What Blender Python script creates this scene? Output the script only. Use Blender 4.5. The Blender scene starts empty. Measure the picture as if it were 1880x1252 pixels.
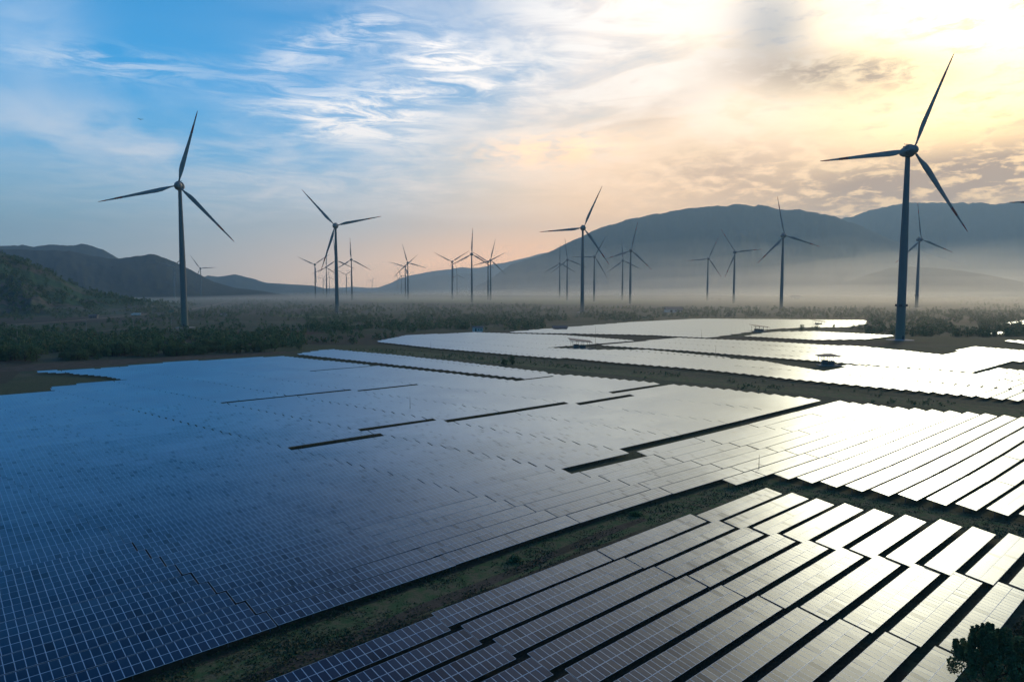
import bpy, math, random
import numpy as np
from mathutils import Vector, Matrix

# ------------------------------------------------------------------ frame of reference
F = 1250.0; PITCH = math.atan(94/F); S = 1.6; H = 26.0*S      # focal length in photo pixels, camera height in metres
A48 = math.radians(48)
ES = np.array([math.sin(A48), math.cos(A48)])                 # along the panel rows
ET = np.array([-math.cos(A48), math.sin(A48)])                # across the rows, away from the camera
rng = np.random.default_rng(7); random.seed(7)
sc = bpy.context.scene
C = sc.collection

# ------------------------------------------------------------------ camera
cam = bpy.data.cameras.new('camera'); co = bpy.data.objects.new('camera', cam); C.objects.link(co)
cam.sensor_width = 36; cam.lens = 36*F/1880; cam.clip_start = 0.5; cam.clip_end = 90000
co.location = (0, 0, H); co.rotation_euler = (math.pi/2-PITCH, 0, 0)
sc.camera = co

# ------------------------------------------------------------------ node helpers
class N:
    """small expression wrapper round shader sockets"""
    def __init__(s, nt, sock): s.nt = nt; s.s = sock
    def _m(s, op, *a):
        n = s.nt.nodes.new('ShaderNodeMath'); n.operation = op
        for i, v in enumerate((s,)+a):
            if isinstance(v, N): s.nt.links.new(v.s, n.inputs[i])
            else: n.inputs[i].default_value = v
        return N(s.nt, n.outputs[0])
    def __add__(s, o): return s._m('ADD', o)
    __radd__ = __add__
    def __sub__(s, o): return s._m('SUBTRACT', o)
    def __mul__(s, o): return s._m('MULTIPLY', o)
    __rmul__ = __mul__
    def __truediv__(s, o): return s._m('DIVIDE', o)
    def pw(s, o): return s._m('POWER', o)
    def neg(s): return s._m('MULTIPLY', -1.0)
    def clamp(s): 
        r = s._m('ADD', 0.0); r.s.node.use_clamp = True; return r
    def exp(s): return s._m('EXPONENT')
    def maxi(s, o): return s._m('MAXIMUM', o)
    def mini(s, o): return s._m('MINIMUM', o)
def ramp(nt, x, lo, hi):
    n = nt.nodes.new('ShaderNodeMapRange'); n.interpolation_type = 'SMOOTHSTEP'
    nt.links.new(x.s, n.inputs[0]); n.inputs[1].default_value = lo; n.inputs[2].default_value = hi
    return N(nt, n.outputs[0])
def cramp(nt, x, stops, interp='LINEAR'):
    n = nt.nodes.new('ShaderNodeValToRGB'); n.color_ramp.interpolation = interp
    e = n.color_ramp.elements
    while len(e) < len(stops): e.new(0.5)
    for i, (p, c) in enumerate(stops): e[i].position = p; e[i].color = (*c, 1)
    nt.links.new(x.s, n.inputs[0]); return n.outputs[0]
def mix(nt, f, a, b, mode='MIX'):
    n = nt.nodes.new('ShaderNodeMix'); n.data_type = 'RGBA'; n.blend_type = mode; n.clamp_factor = True
    for idx, v in ((0, f), (6, a), (7, b)):
        if isinstance(v, N): nt.links.new(v.s, n.inputs[idx])
        elif isinstance(v, (int, float)): n.inputs[idx].default_value = v
        elif isinstance(v, tuple): n.inputs[idx].default_value = (*v, 1)
        else: nt.links.new(v, n.inputs[idx])
    return n.outputs[2]
def comb(nt, x, y, z=0.0):
    n = nt.nodes.new('ShaderNodeCombineXYZ')
    for i, v in enumerate((x, y, z)):
        if isinstance(v, N): nt.links.new(v.s, n.inputs[i])
        else: n.inputs[i].default_value = v
    return n.outputs[0]
def noise(nt, vec, scale, detail=4, rough=0.55, dist=0.0, out=0):
    n = nt.nodes.new('ShaderNodeTexNoise'); n.inputs['Scale'].default_value = scale
    n.inputs['Detail'].default_value = detail; n.inputs['Roughness'].default_value = rough
    n.inputs['Distortion'].default_value = dist
    if vec is not None: nt.links.new(vec, n.inputs['Vector'])
    return N(nt, n.outputs[out])

# ------------------------------------------------------------------ sky
SUN_AZ, SUN_EL = 34.5, 17.5
w = bpy.data.worlds.new('World'); sc.world = w; w.use_nodes = True
nt = w.node_tree; nt.nodes.clear()
out = nt.nodes.new('ShaderNodeOutputWorld'); bg = nt.nodes.new('ShaderNodeBackground')
nt.links.new(bg.outputs[0], out.inputs[0]); bg.inputs[1].default_value = 1.0
sky = nt.nodes.new('ShaderNodeTexSky'); sky.sky_type = 'NISHITA'; sky.sun_disc = False
sky.sun_elevation = math.radians(SUN_EL); sky.sun_rotation = math.radians(SUN_AZ)
sky.air_density = 1.0; sky.dust_density = 1.0; sky.ozone_density = 2.0
tc = nt.nodes.new('ShaderNodeTexCoord'); sx = nt.nodes.new('ShaderNodeSeparateXYZ')
nt.links.new(tc.outputs['Generated'], sx.inputs[0])
dx, dy, dz = (N(nt, sx.outputs[i]) for i in range(3))
az = dx._m('ARCTAN2', dy)*(180/math.pi)
el = dz._m('ARCSINE')*(180/math.pi)
sv = (math.sin(math.radians(SUN_AZ))*math.cos(math.radians(SUN_EL)), math.cos(math.radians(SUN_AZ))*math.cos(math.radians(SUN_EL)), math.sin(math.radians(SUN_EL)))
cg = dx*sv[0] + dy*sv[1] + dz*sv[2]
gam = cg.mini(1.0)._m('ARCCOSINE')*(180/math.pi)
def g1(x, s): q = x/s; return (q*q).neg().exp()
def blob(a0, e0, sa, se, rot=0.0):
    c_, s_ = math.cos(math.radians(rot)), math.sin(math.radians(rot))
    u = (az-a0)*c_ + (el-e0)*s_; v = (el-e0)*c_ - (az-a0)*s_
    return ((u/sa)*(u/sa) + (v/se)*(v/se)).neg().exp()
elc = el.maxi(0.0)/90.0
base = cramp(nt, elc, [(0, (.40,.58,.62)), (.055, (.26,.58,.74)), (.11, (.09,.48,.86)), (.17, (.008,.37,.82)), (.24, (.0,.28,.67)), (.36, (.0,.15,.40)), (.5, (.002,.06,.24)), (1, (.002,.04,.16))])
ns = nt.nodes.new('ShaderNodeMix'); ns.data_type = 'RGBA'; ns.blend_type = 'MULTIPLY'; ns.inputs[0].default_value = 1
nt.links.new(sky.outputs[0], ns.inputs[6]); ns.inputs[7].default_value = (.05, .05, .05, 1)
col = mix(nt, .12, base, ns.outputs[2])
daz = (az-SUN_AZ+540.0)._m('FLOORED_MODULO', 360.0)-180.0
away = ramp(nt, daz._m('ABSOLUTE'), 75, 150)*(el.neg()/55.0+1.0).clamp()
col = mix(nt, away*.7, col, (.012,.055,.13))
peach = (g1(az-3.0, 25.0)*g1(el, 6.0)*1.0).clamp()
col = mix(nt, peach, col, (2.1,1.15,.52))
mid = (g1(az-12.0, 17.0)*g1(el-8.5, 7.5)*0.75).clamp()
col = mix(nt, mid, col, (1.28,.98,.68))
warm = (g1(gam, 21.0)*1.0).clamp()
col = mix(nt, warm, col, (1.0,.80,.46))
# clouds
pz = dz.maxi(0.0)+0.16
P = comb(nt, dx/pz, dy/pz)
Q = comb(nt, az*0.1, el*0.1)
warpn = nt.nodes.new('ShaderNodeTexNoise'); warpn.inputs['Scale'].default_value = 1.1; warpn.inputs['Detail'].default_value = 2
nt.links.new(P, warpn.inputs['Vector'])
vm = nt.nodes.new('ShaderNodeVectorMath'); vm.operation = 'MULTIPLY_ADD'
nt.links.new(warpn.outputs[1], vm.inputs[0]); vm.inputs[1].default_value = (.7,.7,.7); nt.links.new(P, vm.inputs[2])
nA = noise(nt, vm.outputs[0], 1.6, 7, .58)                     # big soft cirrus
mp = nt.nodes.new('ShaderNodeMapping'); mp.inputs['Rotation'].default_value = (0, 0, math.radians(20)); mp.inputs['Scale'].default_value = (0.55, 3.4, 1)
nt.links.new(Q, mp.inputs[0])
nS = noise(nt, mp.outputs[0], 3.4, 9, .70, .9)                    # streaks
mp2 = nt.nodes.new('ShaderNodeMapping'); mp2.inputs['Rotation'].default_value = (0, 0, math.radians(-58)); mp2.inputs['Scale'].default_value = (0.5, 2.2, 1)
nt.links.new(Q, mp2.inputs[0])
nF = noise(nt, mp2.outputs[0], 2.0, 6, .6, .7)                    # fanning streaks
mp3 = nt.nodes.new('ShaderNodeMapping'); mp3.inputs['Scale'].default_value = (1.0, 3.0, 1)
nt.links.new(Q, mp3.inputs[0])
nG = noise(nt, mp3.outputs[0], 4.5, 7, .62, .3)                    # mottled altocumulus
# soft veil across the middle
veil = blob(11, 16, 20, 11, 10)*ramp(nt, nA*.6+nF*.5, .34, .72)
veil2 = blob(-26, 10.5, 20, 2.6, -4)*ramp(nt, nA, .30, .62)*.55 + blob(-12, 8, 22, 3.5, 4)*ramp(nt, nS, .36, .7)*.5
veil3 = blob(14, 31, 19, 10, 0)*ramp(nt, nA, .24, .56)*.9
wisp = blob(-34.5, 17.5, 3.5, 3.0, 0)*ramp(nt, nA, .3, .7)*.45 + blob(-29.5, 15.6, 6, 1.0, 3)*ramp(nt, nS, .40, .62)*.55
body = (blob(-8.5, 15.0, 9, 2.0, 12) + blob(-4.5, 17.8, 6, 1.8, -14) + blob(-13, 13, 7, 1.5, -8)*.6 + blob(-15, 18.6, 5, 1.3, 22)*.6)*(ramp(nt, nS, .36, .60)*ramp(nt, nA, .30, .56)*.9+ramp(nt, nS, .46, .66)*.35)
fan = (blob(6, 19, 6, 9, -55) + blob(14, 19, 9, 8, -60))*ramp(nt, nF, .42, .60)*1.3
strk = blob(3.5, 11.3, 6, 1.2, 2)*ramp(nt, nG, .36, .6)
veilcol = mix(nt, g1(gam, 30.0), (1.0,.93,.90), (1.6,1.25,.9))
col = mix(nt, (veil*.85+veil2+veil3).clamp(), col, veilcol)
col = mix(nt, (wisp+fan*.75).clamp(), col, mix(nt, g1(gam, 30.0), (.80,.86,.92), (1.3,1.12,.95)))
col = mix(nt, (body*1.1).clamp(), col, (1.08,1.03,1.0))
col = mix(nt, (strk*.8).clamp(), col, (1.6,1.15,.72))
# blue gap and grey undersides to the upper right
gap = blob(20.5, 19.5, 3.4, 3.8, 35)*.9
col = mix(nt, gap.clamp(), col, (.26,.32,.42))
grey = (blob(25.5, 15.6, 8, 1.5, -8)*ramp(nt, nA*.4+nG*.6, .36, .55)*1.0 + blob(33, 7.6, 15, 2.4, 3)*ramp(nt, nG, .36, .54)*1.25
        + blob(16.5, 9.6, 7, 2.2, 5)*ramp(nt, nA*.4+nG*.6, .36, .60)*.6 + blob(24, 4.9, 9, .9, 0)*ramp(nt, nG, .4, .58)*.8 + blob(10, 14, 6, 2.4, 20)*ramp(nt, nA, .4, .62)*.45)
# the bright broken cloud deck in front of the sun
glow = g1(gam, 6.5)*1.5 + g1(gam, 16.0)*.30 + blob(36, 30, 18, 9)*.5
brk = ramp(nt, nG*.7+nA*.3, .34, .54)*.95+.18
def addc(a, f, c):
    m = nt.nodes.new('ShaderNodeVectorMath'); m.operation = 'SCALE'; m.inputs[0].default_value = c; nt.links.new(f.s, m.inputs['Scale'])
    a_ = nt.nodes.new('ShaderNodeVectorMath'); a_.operation = 'ADD'
    nt.links.new(a, a_.inputs[0]); nt.links.new(m.outputs[0], a_.inputs[1]); return a_.outputs[0]
col = addc(col, glow*brk, (1.0,.75,.36))
low = g1(el-3.9, 1.3)*g1(az-27, 11)
col = addc(col, low*.35, (1.0,.72,.30))
col = mix(nt, grey.clamp(), col, (.46,.36,.27))
tint = (g1((el-4.0).maxi(0.0), 9.0)*ramp(nt, az, -16, 9)*ramp(nt, gam, 95, 45)).clamp()
col = mix(nt, tint, col, (1.30,.98,.66), 'MULTIPLY') if False else col
tm = nt.nodes.new('ShaderNodeMix'); tm.data_type = 'RGBA'; tm.blend_type = 'MULTIPLY'; tm.clamp_result = False
nt.links.new(tint.s, tm.inputs[0]); nt.links.new(col, tm.inputs[6]); tm.inputs[7].default_value = (1.45, 1.08, .70, 1); col = tm.outputs[2]
nt.links.new(col, bg.inputs[0])
w.cycles.sampling_method = 'MANUAL'; w.cycles.sample_map_resolution = 1024

# ------------------------------------------------------------------ sun
sl = bpy.data.lights.new('sun', 'SUN'); sl.energy = 1.0; sl.angle = math.radians(10.0); sl.color = (1.0, .83, .60)
so = bpy.data.objects.new('sun', sl); C.objects.link(so)
so.rotation_euler = Vector(sv).to_track_quat('Z', 'Y').to_euler()

sc.view_settings.view_transform = 'Standard'; sc.view_settings.look = 'None'
sc.view_settings.exposure = 0.34; sc.view_settings.gamma = 1.0; sc.view_settings.use_curve_mapping = False
sc.cycles.max_bounces = 6; sc.cycles.diffuse_bounces = 2; sc.cycles.glossy_bounces = 3; sc.cycles.volume_bounces = 1
sc.cycles.transparent_max_bounces = 8; sc.cycles.caustics_reflective = False; sc.cycles.caustics_refractive = False
sc.cycles.use_denoising = True

# ------------------------------------------------------------------ geometry helpers
def ray(x, y):
    c = ((x-940)/F, 1.0, -(y-626)/F)
    return np.array([c[0], math.cos(PITCH)+c[2]*math.sin(PITCH), -math.sin(PITCH)+c[2]*math.cos(PITCH)])
def ground(x, y, z=0.0):                       # photo pixel -> point on the plane at height z (metres)
    r = ray(x, y); k = -(H-z)/r[2]; return r[:2]*k
def toST(p): return float(p@ES), float(p@ET)
def pst(x, y, z=.75*S): return toST(ground(x, y, z))
def fromST(s, t): return ES*s + ET*t
def inside(poly, x, y):
    r = False; n = len(poly); j = n-1
    for i in range(n):
        xi, yi = poly[i]; xj, yj = poly[j]
        if (yi > y) != (yj > y) and x < (xj-xi)*(y-yi)/(yj-yi)+xi: r = not r
        j = i
    return r
def tag(o, label=None, cat=None, group=None, kind=None):
    if label: o['label'] = label
    if cat: o['category'] = cat
    if group: o['group'] = group
    if kind: o['kind'] = kind
    return o
def link(name, data, mats=(), parent=None, loc=None, rot=None):
    o = bpy.data.objects.new(name, data)
    if data is not None and mats and len(data.materials) == 0:
        for m in mats: data.materials.append(m)
    C.objects.link(o)
    if parent is not None: o.parent = parent
    if loc is not None: o.location = loc
    if rot is not None: o.rotation_euler = rot
    return o
def npmesh(name, verts, faces, mats=None, fmat=None, rnd=None, smooth=False):
    """verts (n,3); faces (m,k) array with constant k"""
    me = bpy.data.meshes.new(name); verts = np.asarray(verts, np.float32); faces = np.asarray(faces, np.int32)
    m, k = faces.shape
    me.vertices.add(len(verts)); me.vertices.foreach_set('co', verts.ravel())
    me.loops.add(m*k); me.loops.foreach_set('vertex_index', faces.ravel())
    me.polygons.add(m); me.polygons.foreach_set('loop_start', np.arange(0, m*k, k, dtype=np.int32))
    if mats:
        for q in mats: me.materials.append(q)
    me.update(calc_edges=True)
    if fmat is not None: me.polygons.foreach_set('material_index', np.asarray(fmat, np.int32))
    me.polygons.foreach_set('use_smooth', np.full(m, smooth, dtype=bool))
    if rnd is not None:
        a = me.attributes.new('rnd', 'FLOAT', 'FACE'); a.data.foreach_set('value', np.asarray(rnd, np.float32))
    me.update()
    return me
class MB:
    """gathers quads/ngons into one mesh"""
    def __init__(s): s.v = []; s.f = []; s.m = []
    def box(s, c, d, m=0, rot=None, taper=1.0):
        b = len(s.v); hx, hy, hz = d[0]/2, d[1]/2, d[2]/2
        for z in (-1, 1):
            k = taper if z > 0 else 1
            for x, y in ((-1,-1),(1,-1),(1,1),(-1,1)):
                p = Vector((x*hx*k, y*hy*k, z*hz))
                if rot: p = rot @ p
                s.v.append((p.x+c[0], p.y+c[1], p.z+c[2]))
        for q in ((0,3,2,1),(4,5,6,7),(0,1,5,4),(1,2,6,5),(2,3,7,6),(3,0,4,7)):
            s.f.append(tuple(b+i for i in q)); s.m.append(m)
    def bar(s, a, b, w, m=0, h=None):
        a = Vector(a); b = Vector(b); d = b-a; L = d.length; q = d.to_track_quat('Z', 'Y').to_matrix()
        s.box((a+b)/2, (w, h or w, L), m, q)
    def tube(s, pts, rad, n=8, m=0, caps=True):
        b = len(s.v); pts = [Vector(p) for p in pts]
        for i, p in enumerate(pts):
            d = (pts[min(i+1, len(pts)-1)]-pts[max(i-1, 0)]).normalized(); q = d.to_track_quat('Z', 'Y')
            for k in range(n):
                a = 2*math.pi*k/n; s.v.append(tuple(p + q @ Vector((math.cos(a)*rad[i], math.sin(a)*rad[i], 0))))
        for i in range(len(pts)-1):
            for k in range(n):
                k2 = (k+1) % n; s.f.append((b+i*n+k, b+i*n+k2, b+(i+1)*n+k2, b+(i+1)*n+k)); s.m.append(m)
        if caps:
            s.f.append(tuple(b+k for k in reversed(range(n)))); s.m.append(m)
            s.f.append(tuple(b+(len(pts)-1)*n+k for k in range(n))); s.m.append(m)
    def mesh(s, name, mats, smooth=False):
        me = bpy.data.meshes.new(name); me.from_pydata(s.v, [], s.f)
        for q in mats: me.materials.append(q)
        me.polygons.foreach_set('material_index', s.m); me.polygons.foreach_set('use_smooth', [smooth]*len(s.f)); me.update()
        return me
    def obj(s, name, mats, parent=None, smooth=False, loc=None, rot=None):
        return link(name, s.mesh(name, mats, smooth), (), parent, loc, rot)
# value noise in numpy
_perm = rng.random((256, 256))
def vnoise(x, y):
    x = np.asarray(x, float); y = np.asarray(y, float)
    xi = np.floor(x).astype(int); yi = np.floor(y).astype(int); fx = x-xi; fy = y-yi
    fx = fx*fx*(3-2*fx); fy = fy*fy*(3-2*fy); g = lambda a, b: _perm[a % 256, b % 256]
    return (g(xi, yi)*(1-fx)+g(xi+1, yi)*fx)*(1-fy)+(g(xi, yi+1)*(1-fx)+g(xi+1, yi+1)*fx)*fy
def fbm(x, y, o=5):
    r = 0; a = .5; k = 1.0
    for i in range(o): r = r+a*vnoise(x*k+17.3*i, y*k+9.1*i); a *= .5; k *= 2.03
    return r

# ------------------------------------------------------------------ materials
def mat(name, color=(.5,.5,.5), rough=.6, metal=0.0, spec=.5):
    m = bpy.data.materials.new(name); m.use_nodes = True
    b = m.node_tree.nodes['Principled BSDF']
    b.inputs['Base Color'].default_value = (*color, 1); b.inputs['Roughness'].default_value = rough
    b.inputs['Metallic'].default_value = metal; b.inputs['Specular IOR Level'].default_value = spec
    return m, m.node_tree, b
def worn(name, c1, c2, scale, rough=.7, metal=0.0, bump=0.0, stretch=None, detail=5):
    m, t, b = mat(name, c1, rough, metal)
    tcn = t.nodes.new('ShaderNodeTexCoord'); v = tcn.outputs['Object']
    if stretch:
        q = t.nodes.new('ShaderNodeMapping'); q.inputs['Scale'].default_value = stretch; t.links.new(v, q.inputs[0]); v = q.outputs[0]
    n = noise(t, v, scale, detail, .6)
    t.links.new(mix(t, ramp(t, n, .35, .65), c1, c2), b.inputs['Base Color'])
    if bump:
        bp = t.nodes.new('ShaderNodeBump'); bp.inputs['Strength'].default_value = bump; t.links.new(n.s, bp.inputs['Height']); t.links.new(bp.outputs[0], b.inputs['Normal'])
    return m
def rnd_value(t):
    a = t.nodes.new('ShaderNodeAttribute'); a.attribute_name = 'rnd'
    oi = t.nodes.new('ShaderNodeObjectInfo')
    return (N(t, a.outputs['Fac']) + N(t, oi.outputs['Random']))._m('FRACT')
# glass of a module: dark blue cells under glass
m_glass, t, b = mat('module_glass', (.005,.012,.04), .3)
r = rnd_value(t)
c = cramp(t, r, [(0, (.0005,.003,.016)), (.14, (.001,.006,.03)), (.2, (.0005,.009,.034)), (1, (.0006,.017,.050))])
t.links.new(c, b.inputs['Base Color'])
b.inputs['IOR'].default_value = 1.5
gm = t.nodes.new('ShaderNodeNewGeometry')
dn = noise(t, gm.outputs['Position'], .05, 4, .6)
dust = ramp(t, dn, .3, .7)
b.inputs['Specular IOR Level'].default_value = .0
t.links.new(c, b.inputs['Base Color'])
lw = t.nodes.new('ShaderNodeLayerWeight'); lw.inputs['Blend'].default_value = .5
fr = (N(t, lw.outputs['Facing']).clamp().pw(4.0)*(ramp(t, r, .03, .09)*.45 + r*.25 + dust*.7 + 1.6) + .004).mini(.58)
gl = t.nodes.new('ShaderNodeBsdfGlossy'); gl.distribution = 'BECKMANN'; gl.inputs['Color'].default_value = (.80,.94,1.0,1)
t.links.new((r*.04 + dust*.08 + .35).s, gl.inputs['Roughness'])
mg = t.nodes.new('ShaderNodeMixShader'); t.links.new(fr.s, mg.inputs[0]); t.links.new(b.outputs[0], mg.inputs[1]); t.links.new(gl.outputs[0], mg.inputs[2])
t.links.new(mg.outputs[0], t.nodes['Material Output'].inputs[0])
m_frame = worn('anodised_frame', (.46,.62,.74), (.38,.53,.65), .6, .35, .2)
m_steel = worn('galvanised_steel', (.16,.17,.18), (.09,.095,.10), 2.0, .55, .3)
m_leaf, t, b = mat('foliage', (.04,.06,.02), .75, 0, .2)
r = rnd_value(t)
c = cramp(t, r, [(0, (.05,.115,.06)), (.5, (.085,.165,.075)), (.85, (.13,.20,.085)), (1, (.18,.17,.10))])
t.links.new(c, b.inputs['Base Color'])
tr = t.nodes.new('ShaderNodeBsdfTranslucent'); t.links.new(c, tr.inputs[0]); ms = t.nodes.new('ShaderNodeMixShader'); ms.inputs[0].default_value = .25
t.links.new(b.outputs[0], ms.inputs[1]); t.links.new(tr.outputs[0], ms.inputs[2]); t.links.new(ms.outputs[0], t.nodes['Material Output'].inputs[0])
m_grass, t, b = mat('dry_grass', (.06,.06,.025), .8, 0, .15)
r = rnd_value(t)
t.links.new(cramp(t, r, [(0, (.03,.06,.026)), (.5, (.06,.085,.035)), (.8, (.13,.11,.06)), (1, (.20,.165,.10))]), b.inputs['Base Color'])
m_bark = worn('bark', (.07,.05,.035), (.035,.027,.02), 3, .9, 0, .3)

# ground
m_ground, t, b = mat('scrubland', (.05,.05,.03), .95, 0, .1)
gm = t.nodes.new('ShaderNodeNewGeometry'); pos = gm.outputs['Position']
mpn = t.nodes.new('ShaderNodeMapping'); mpn.inputs['Rotation'].default_value = (0,0,math.radians(-12)); mpn.inputs['Scale'].default_value = (.35,1.0,1); t.links.new(pos, mpn.inputs[0])
a1 = noise(t, mpn.outputs[0], .006, 6, .62); a2 = noise(t, pos, .05, 7, .65); a3 = noise(t, pos, .8, 6, .7)
vo = t.nodes.new('ShaderNodeTexVoronoi'); vo.inputs['Scale'].default_value = .0055; vo.inputs['Randomness'].default_value = .9; t.links.new(mpn.outputs[0], vo.inputs['Vector'])
sepc = t.nodes.new('ShaderNodeSeparateColor'); t.links.new(vo.outputs['Color'], sepc.inputs[0])
c = mix(t, ramp(t, a2, .38, .64), (.055,.088,.052), (.115,.112,.070))
c = mix(t, ramp(t, a1, .44, .60), c, (.075,.095,.046))
c = mix(t, ramp(t, N(t, sepc.outputs[0]), .66, .72)*.75, c, (.066,.060,.044))
c = mix(t, ramp(t, N(t, sepc.outputs[1]), .72, .78)*.7, c, (.045,.065,.026))
c = mix(t, ramp(t, a3, .42, .66)*.55, c, (.016,.022,.012))
t.links.new(c, b.inputs['Base Color'])
bp = t.nodes.new('ShaderNodeBump'); bp.inputs['Strength'].default_value = .9; bp.inputs['Distance'].default_value = .5; t.links.new((a3*.6+a2).s, bp.inputs['Height']); t.links.new(bp.outputs[0], b.inputs['Normal'])
def earth(name, c1, c2, sc1, sc2):
    m, t, b = mat(name, c1, .95, 0, .1)
    gm = t.nodes.new('ShaderNodeNewGeometry'); p = gm.outputs['Position']
    n1 = noise(t, p, sc1, 6, .65); n2 = noise(t, p, sc2, 5, .6)
    c = mix(t, ramp(t, n1, .38, .64), c1, c2)
    c = mix(t, ramp(t, n2, .45, .68)*.5, c, tuple(v*.45 for v in c1))
    t.links.new(c, b.inputs['Base Color'])
    bp = t.nodes.new('ShaderNodeBump'); bp.inputs['Strength'].default_value = .5; bp.inputs['Distance'].default_value = .15; t.links.new(n2.s, bp.inputs['Height']); t.links.new(bp.outputs[0], b.inputs['Normal'])
    return m
m_track = earth('track_earth', (.10,.085,.065), (.055,.055,.038), .25, 2.2)
m_dirt = earth('dirt_road', (.26,.20,.15), (.19,.145,.105), .05, 1.0)
m_crop = earth('crop_green', (.13,.16,.055), (.085,.12,.04), .01, .12)
m_crop2 = earth('crop_pale', (.12,.13,.065), (.085,.095,.05), .006, .08)
m_redearth = earth('ploughed_earth', (.085,.05,.035), (.06,.045,.03), .02, .3)
m_grassy = earth('grassy_earth', (.060,.120,.048), (.150,.135,.08), .5, 3.5)

# ------------------------------------------------------------------ structure: ground, tracks, fields
tag(link('ground', npmesh('ground', [(-17000,-3000,0),(17000,-3000,0),(17000,17500,0),(-17000,17500,0)], [(0,1,2,3)], [m_ground])), kind='structure')
def sheet(name, px, z, m, kind='structure'):
    pts = [ground(x, y) for x, y in px]
    me = bpy.data.meshes.new(name); me.from_pydata([(p[0], p[1], z) for p in pts], [], [tuple(range(len(pts)))]); me.materials.append(m)
    return tag(link(name, me), kind=kind)
def ribbon(name, pts, width, z, m, wob=0.0, seed=0):
    """a strip of ground along world points"""
    r = np.random.default_rng(seed); P_ = []
    for i in range(len(pts)-1):
        a = np.array(pts[i]); b_ = np.array(pts[i+1]); n = max(2, int(np.linalg.norm(b_-a)/6))
        n = min(n, 60)
        for k in range(n): P_.append(a+(b_-a)*k/n)
    P_.append(np.array(pts[-1])); P_ = np.array(P_); n = len(P_)
    d = np.gradient(P_, axis=0); d /= np.linalg.norm(d, axis=1)[:, None]; nr = np.stack([-d[:,1], d[:,0]], 1)
    wv = width/2*(1+wob*(r.random(n)-.5)*2); wv2 = width/2*(1+wob*(r.random(n)-.5)*2)
    L = P_+nr*wv[:, None]; R_ = P_-nr*wv2[:, None]
    v = np.zeros((2*n, 3)); v[:n,:2] = L; v[n:,:2] = R_; v[:,2] = z
    f = [(i+n, i+1+n, i+1, i) for i in range(n-1)]
    return tag(link(name, npmesh(name, v, f, [m])), kind='structure')
def U(s, t): return fromST(s*S, t*S)
# the grass track between the two near blocks, and the cross path; service road beyond the field
ribbon('grass_track', [U(-30,45.5),U(16,46.0),U(50,47.0),U(78,45.4),U(88,44.3)], 5.2*S*.9, .004, m_grassy, .15, 1)
ribbon('gravel_strip', [U(-30,43.8),U(16,44.2),U(35,45.1),U(50,46.0),U(62,46.2)], 2.0, .008, m_track, .35, 2)
ribbon('cross_path', [U(86,46),U(86.5,36),U(88,24),U(88.5,10),U(90,0)], 4.6*S, .012, m_grassy, .15, 3)
ribbon('service_road', [U(149,262),U(160,215),U(164,165),U(169,120),U(172,80),U(175,40),U(175,10),U(176,-25)], 11*S, .004, m_grassy, .12, 4)
for k, (off, sd) in enumerate(((-1.0,5),(1.2,6))):
    ribbon('wheel_rut', [U(149+off,262),U(161+off,215),U(166+off,165),U(171+off,120),U(174.5+off,80),U(177+off,40),U(177+off,10),U(178+off,-25)], .9, .008, m_track, .4, sd)
g = lambda *p: [ground(*q) for q in p]
ribbon('dirt_road', g((-60,600),(0,597),(60,594),(120,590),(180,585),(244,579),(300,574),(350,568),(392,560),(420,553)), 9, .02, m_dirt, .12, 7)
ribbon('farm_track', g((-40,629),(30,623),(90,615),(150,611),(215,605),(300,601),(342,606),(380,608)), 4, .02, m_dirt, .25, 8)
ribbon('farm_track', g((342,606),(420,607),(520,610),(560,607)), 4, .016, m_redearth, .25, 9)
sheet('crop_field', [(655,549),(760,547),(950,546),(1150,548),(1240,552),(1180,557),(1000,558),(820,556),(700,556)], .12, m_crop)
sheet('crop_field', [(1180,556),(1320,553),(1500,551),(1640,553),(1650,560),(1560,567),(1380,570),(1240,566)], .12, m_crop2)
sheet('crop_field', [(516,577),(600,578),(660,579),(640,583),(560,583),(508,581)], .06, m_crop)
sheet('crop_field', [(880,586),(980,585),(985,590),(890,591)], .06, m_crop2)
sheet('crop_field', [(1660,563),(1880,560),(1960,568),(1900,575),(1690,575)], .05, m_crop2)
sheet('ploughed_field', [(400,611),(470,608),(560,608),(600,612),(520,618),(430,617)], .05, m_redearth)
sheet('ploughed_field', [(0,676),(60,668),(190,661),(320,655),(430,649),(520,645),(548,648),(440,655),(300,663),(170,674),(40,682),(0,683)], .03, m_track)

# ------------------------------------------------------------------ hills
def hillmat(name, c1, c2, c3, sc1):
    m, t, b = mat(name, c1, .95, 0, .05)
    gm = t.nodes.new('ShaderNodeNewGeometry'); p = gm.outputs['Position']
    n1 = noise(t, p, sc1, 8, .65); n2 = noise(t, p, sc1*6, 6, .65)
    c = mix(t, ramp(t, n1, .42, .62), c1, c2); c = mix(t, ramp(t, n2, .45, .6)*.7, c, c3)
    t.links.new(c, b.inputs['Base Color'])
    bp = t.nodes.new('ShaderNodeBump'); bp.inputs['Strength'].default_value = .8; bp.inputs['Distance'].default_value = .05/sc1; t.links.new(n2.s, bp.inputs['Height']); t.links.new(bp.outputs[0], b.inputs['Normal'])
    return m
m_hill = hillmat('forested_slope', (.024,.036,.026), (.036,.044,.030), (.019,.029,.020), .003)
m_nearhill = hillmat('scrub_slope', (.05,.11,.06), (.12,.11,.09), (.03,.07,.04), .012)
HILLS = {}
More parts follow.
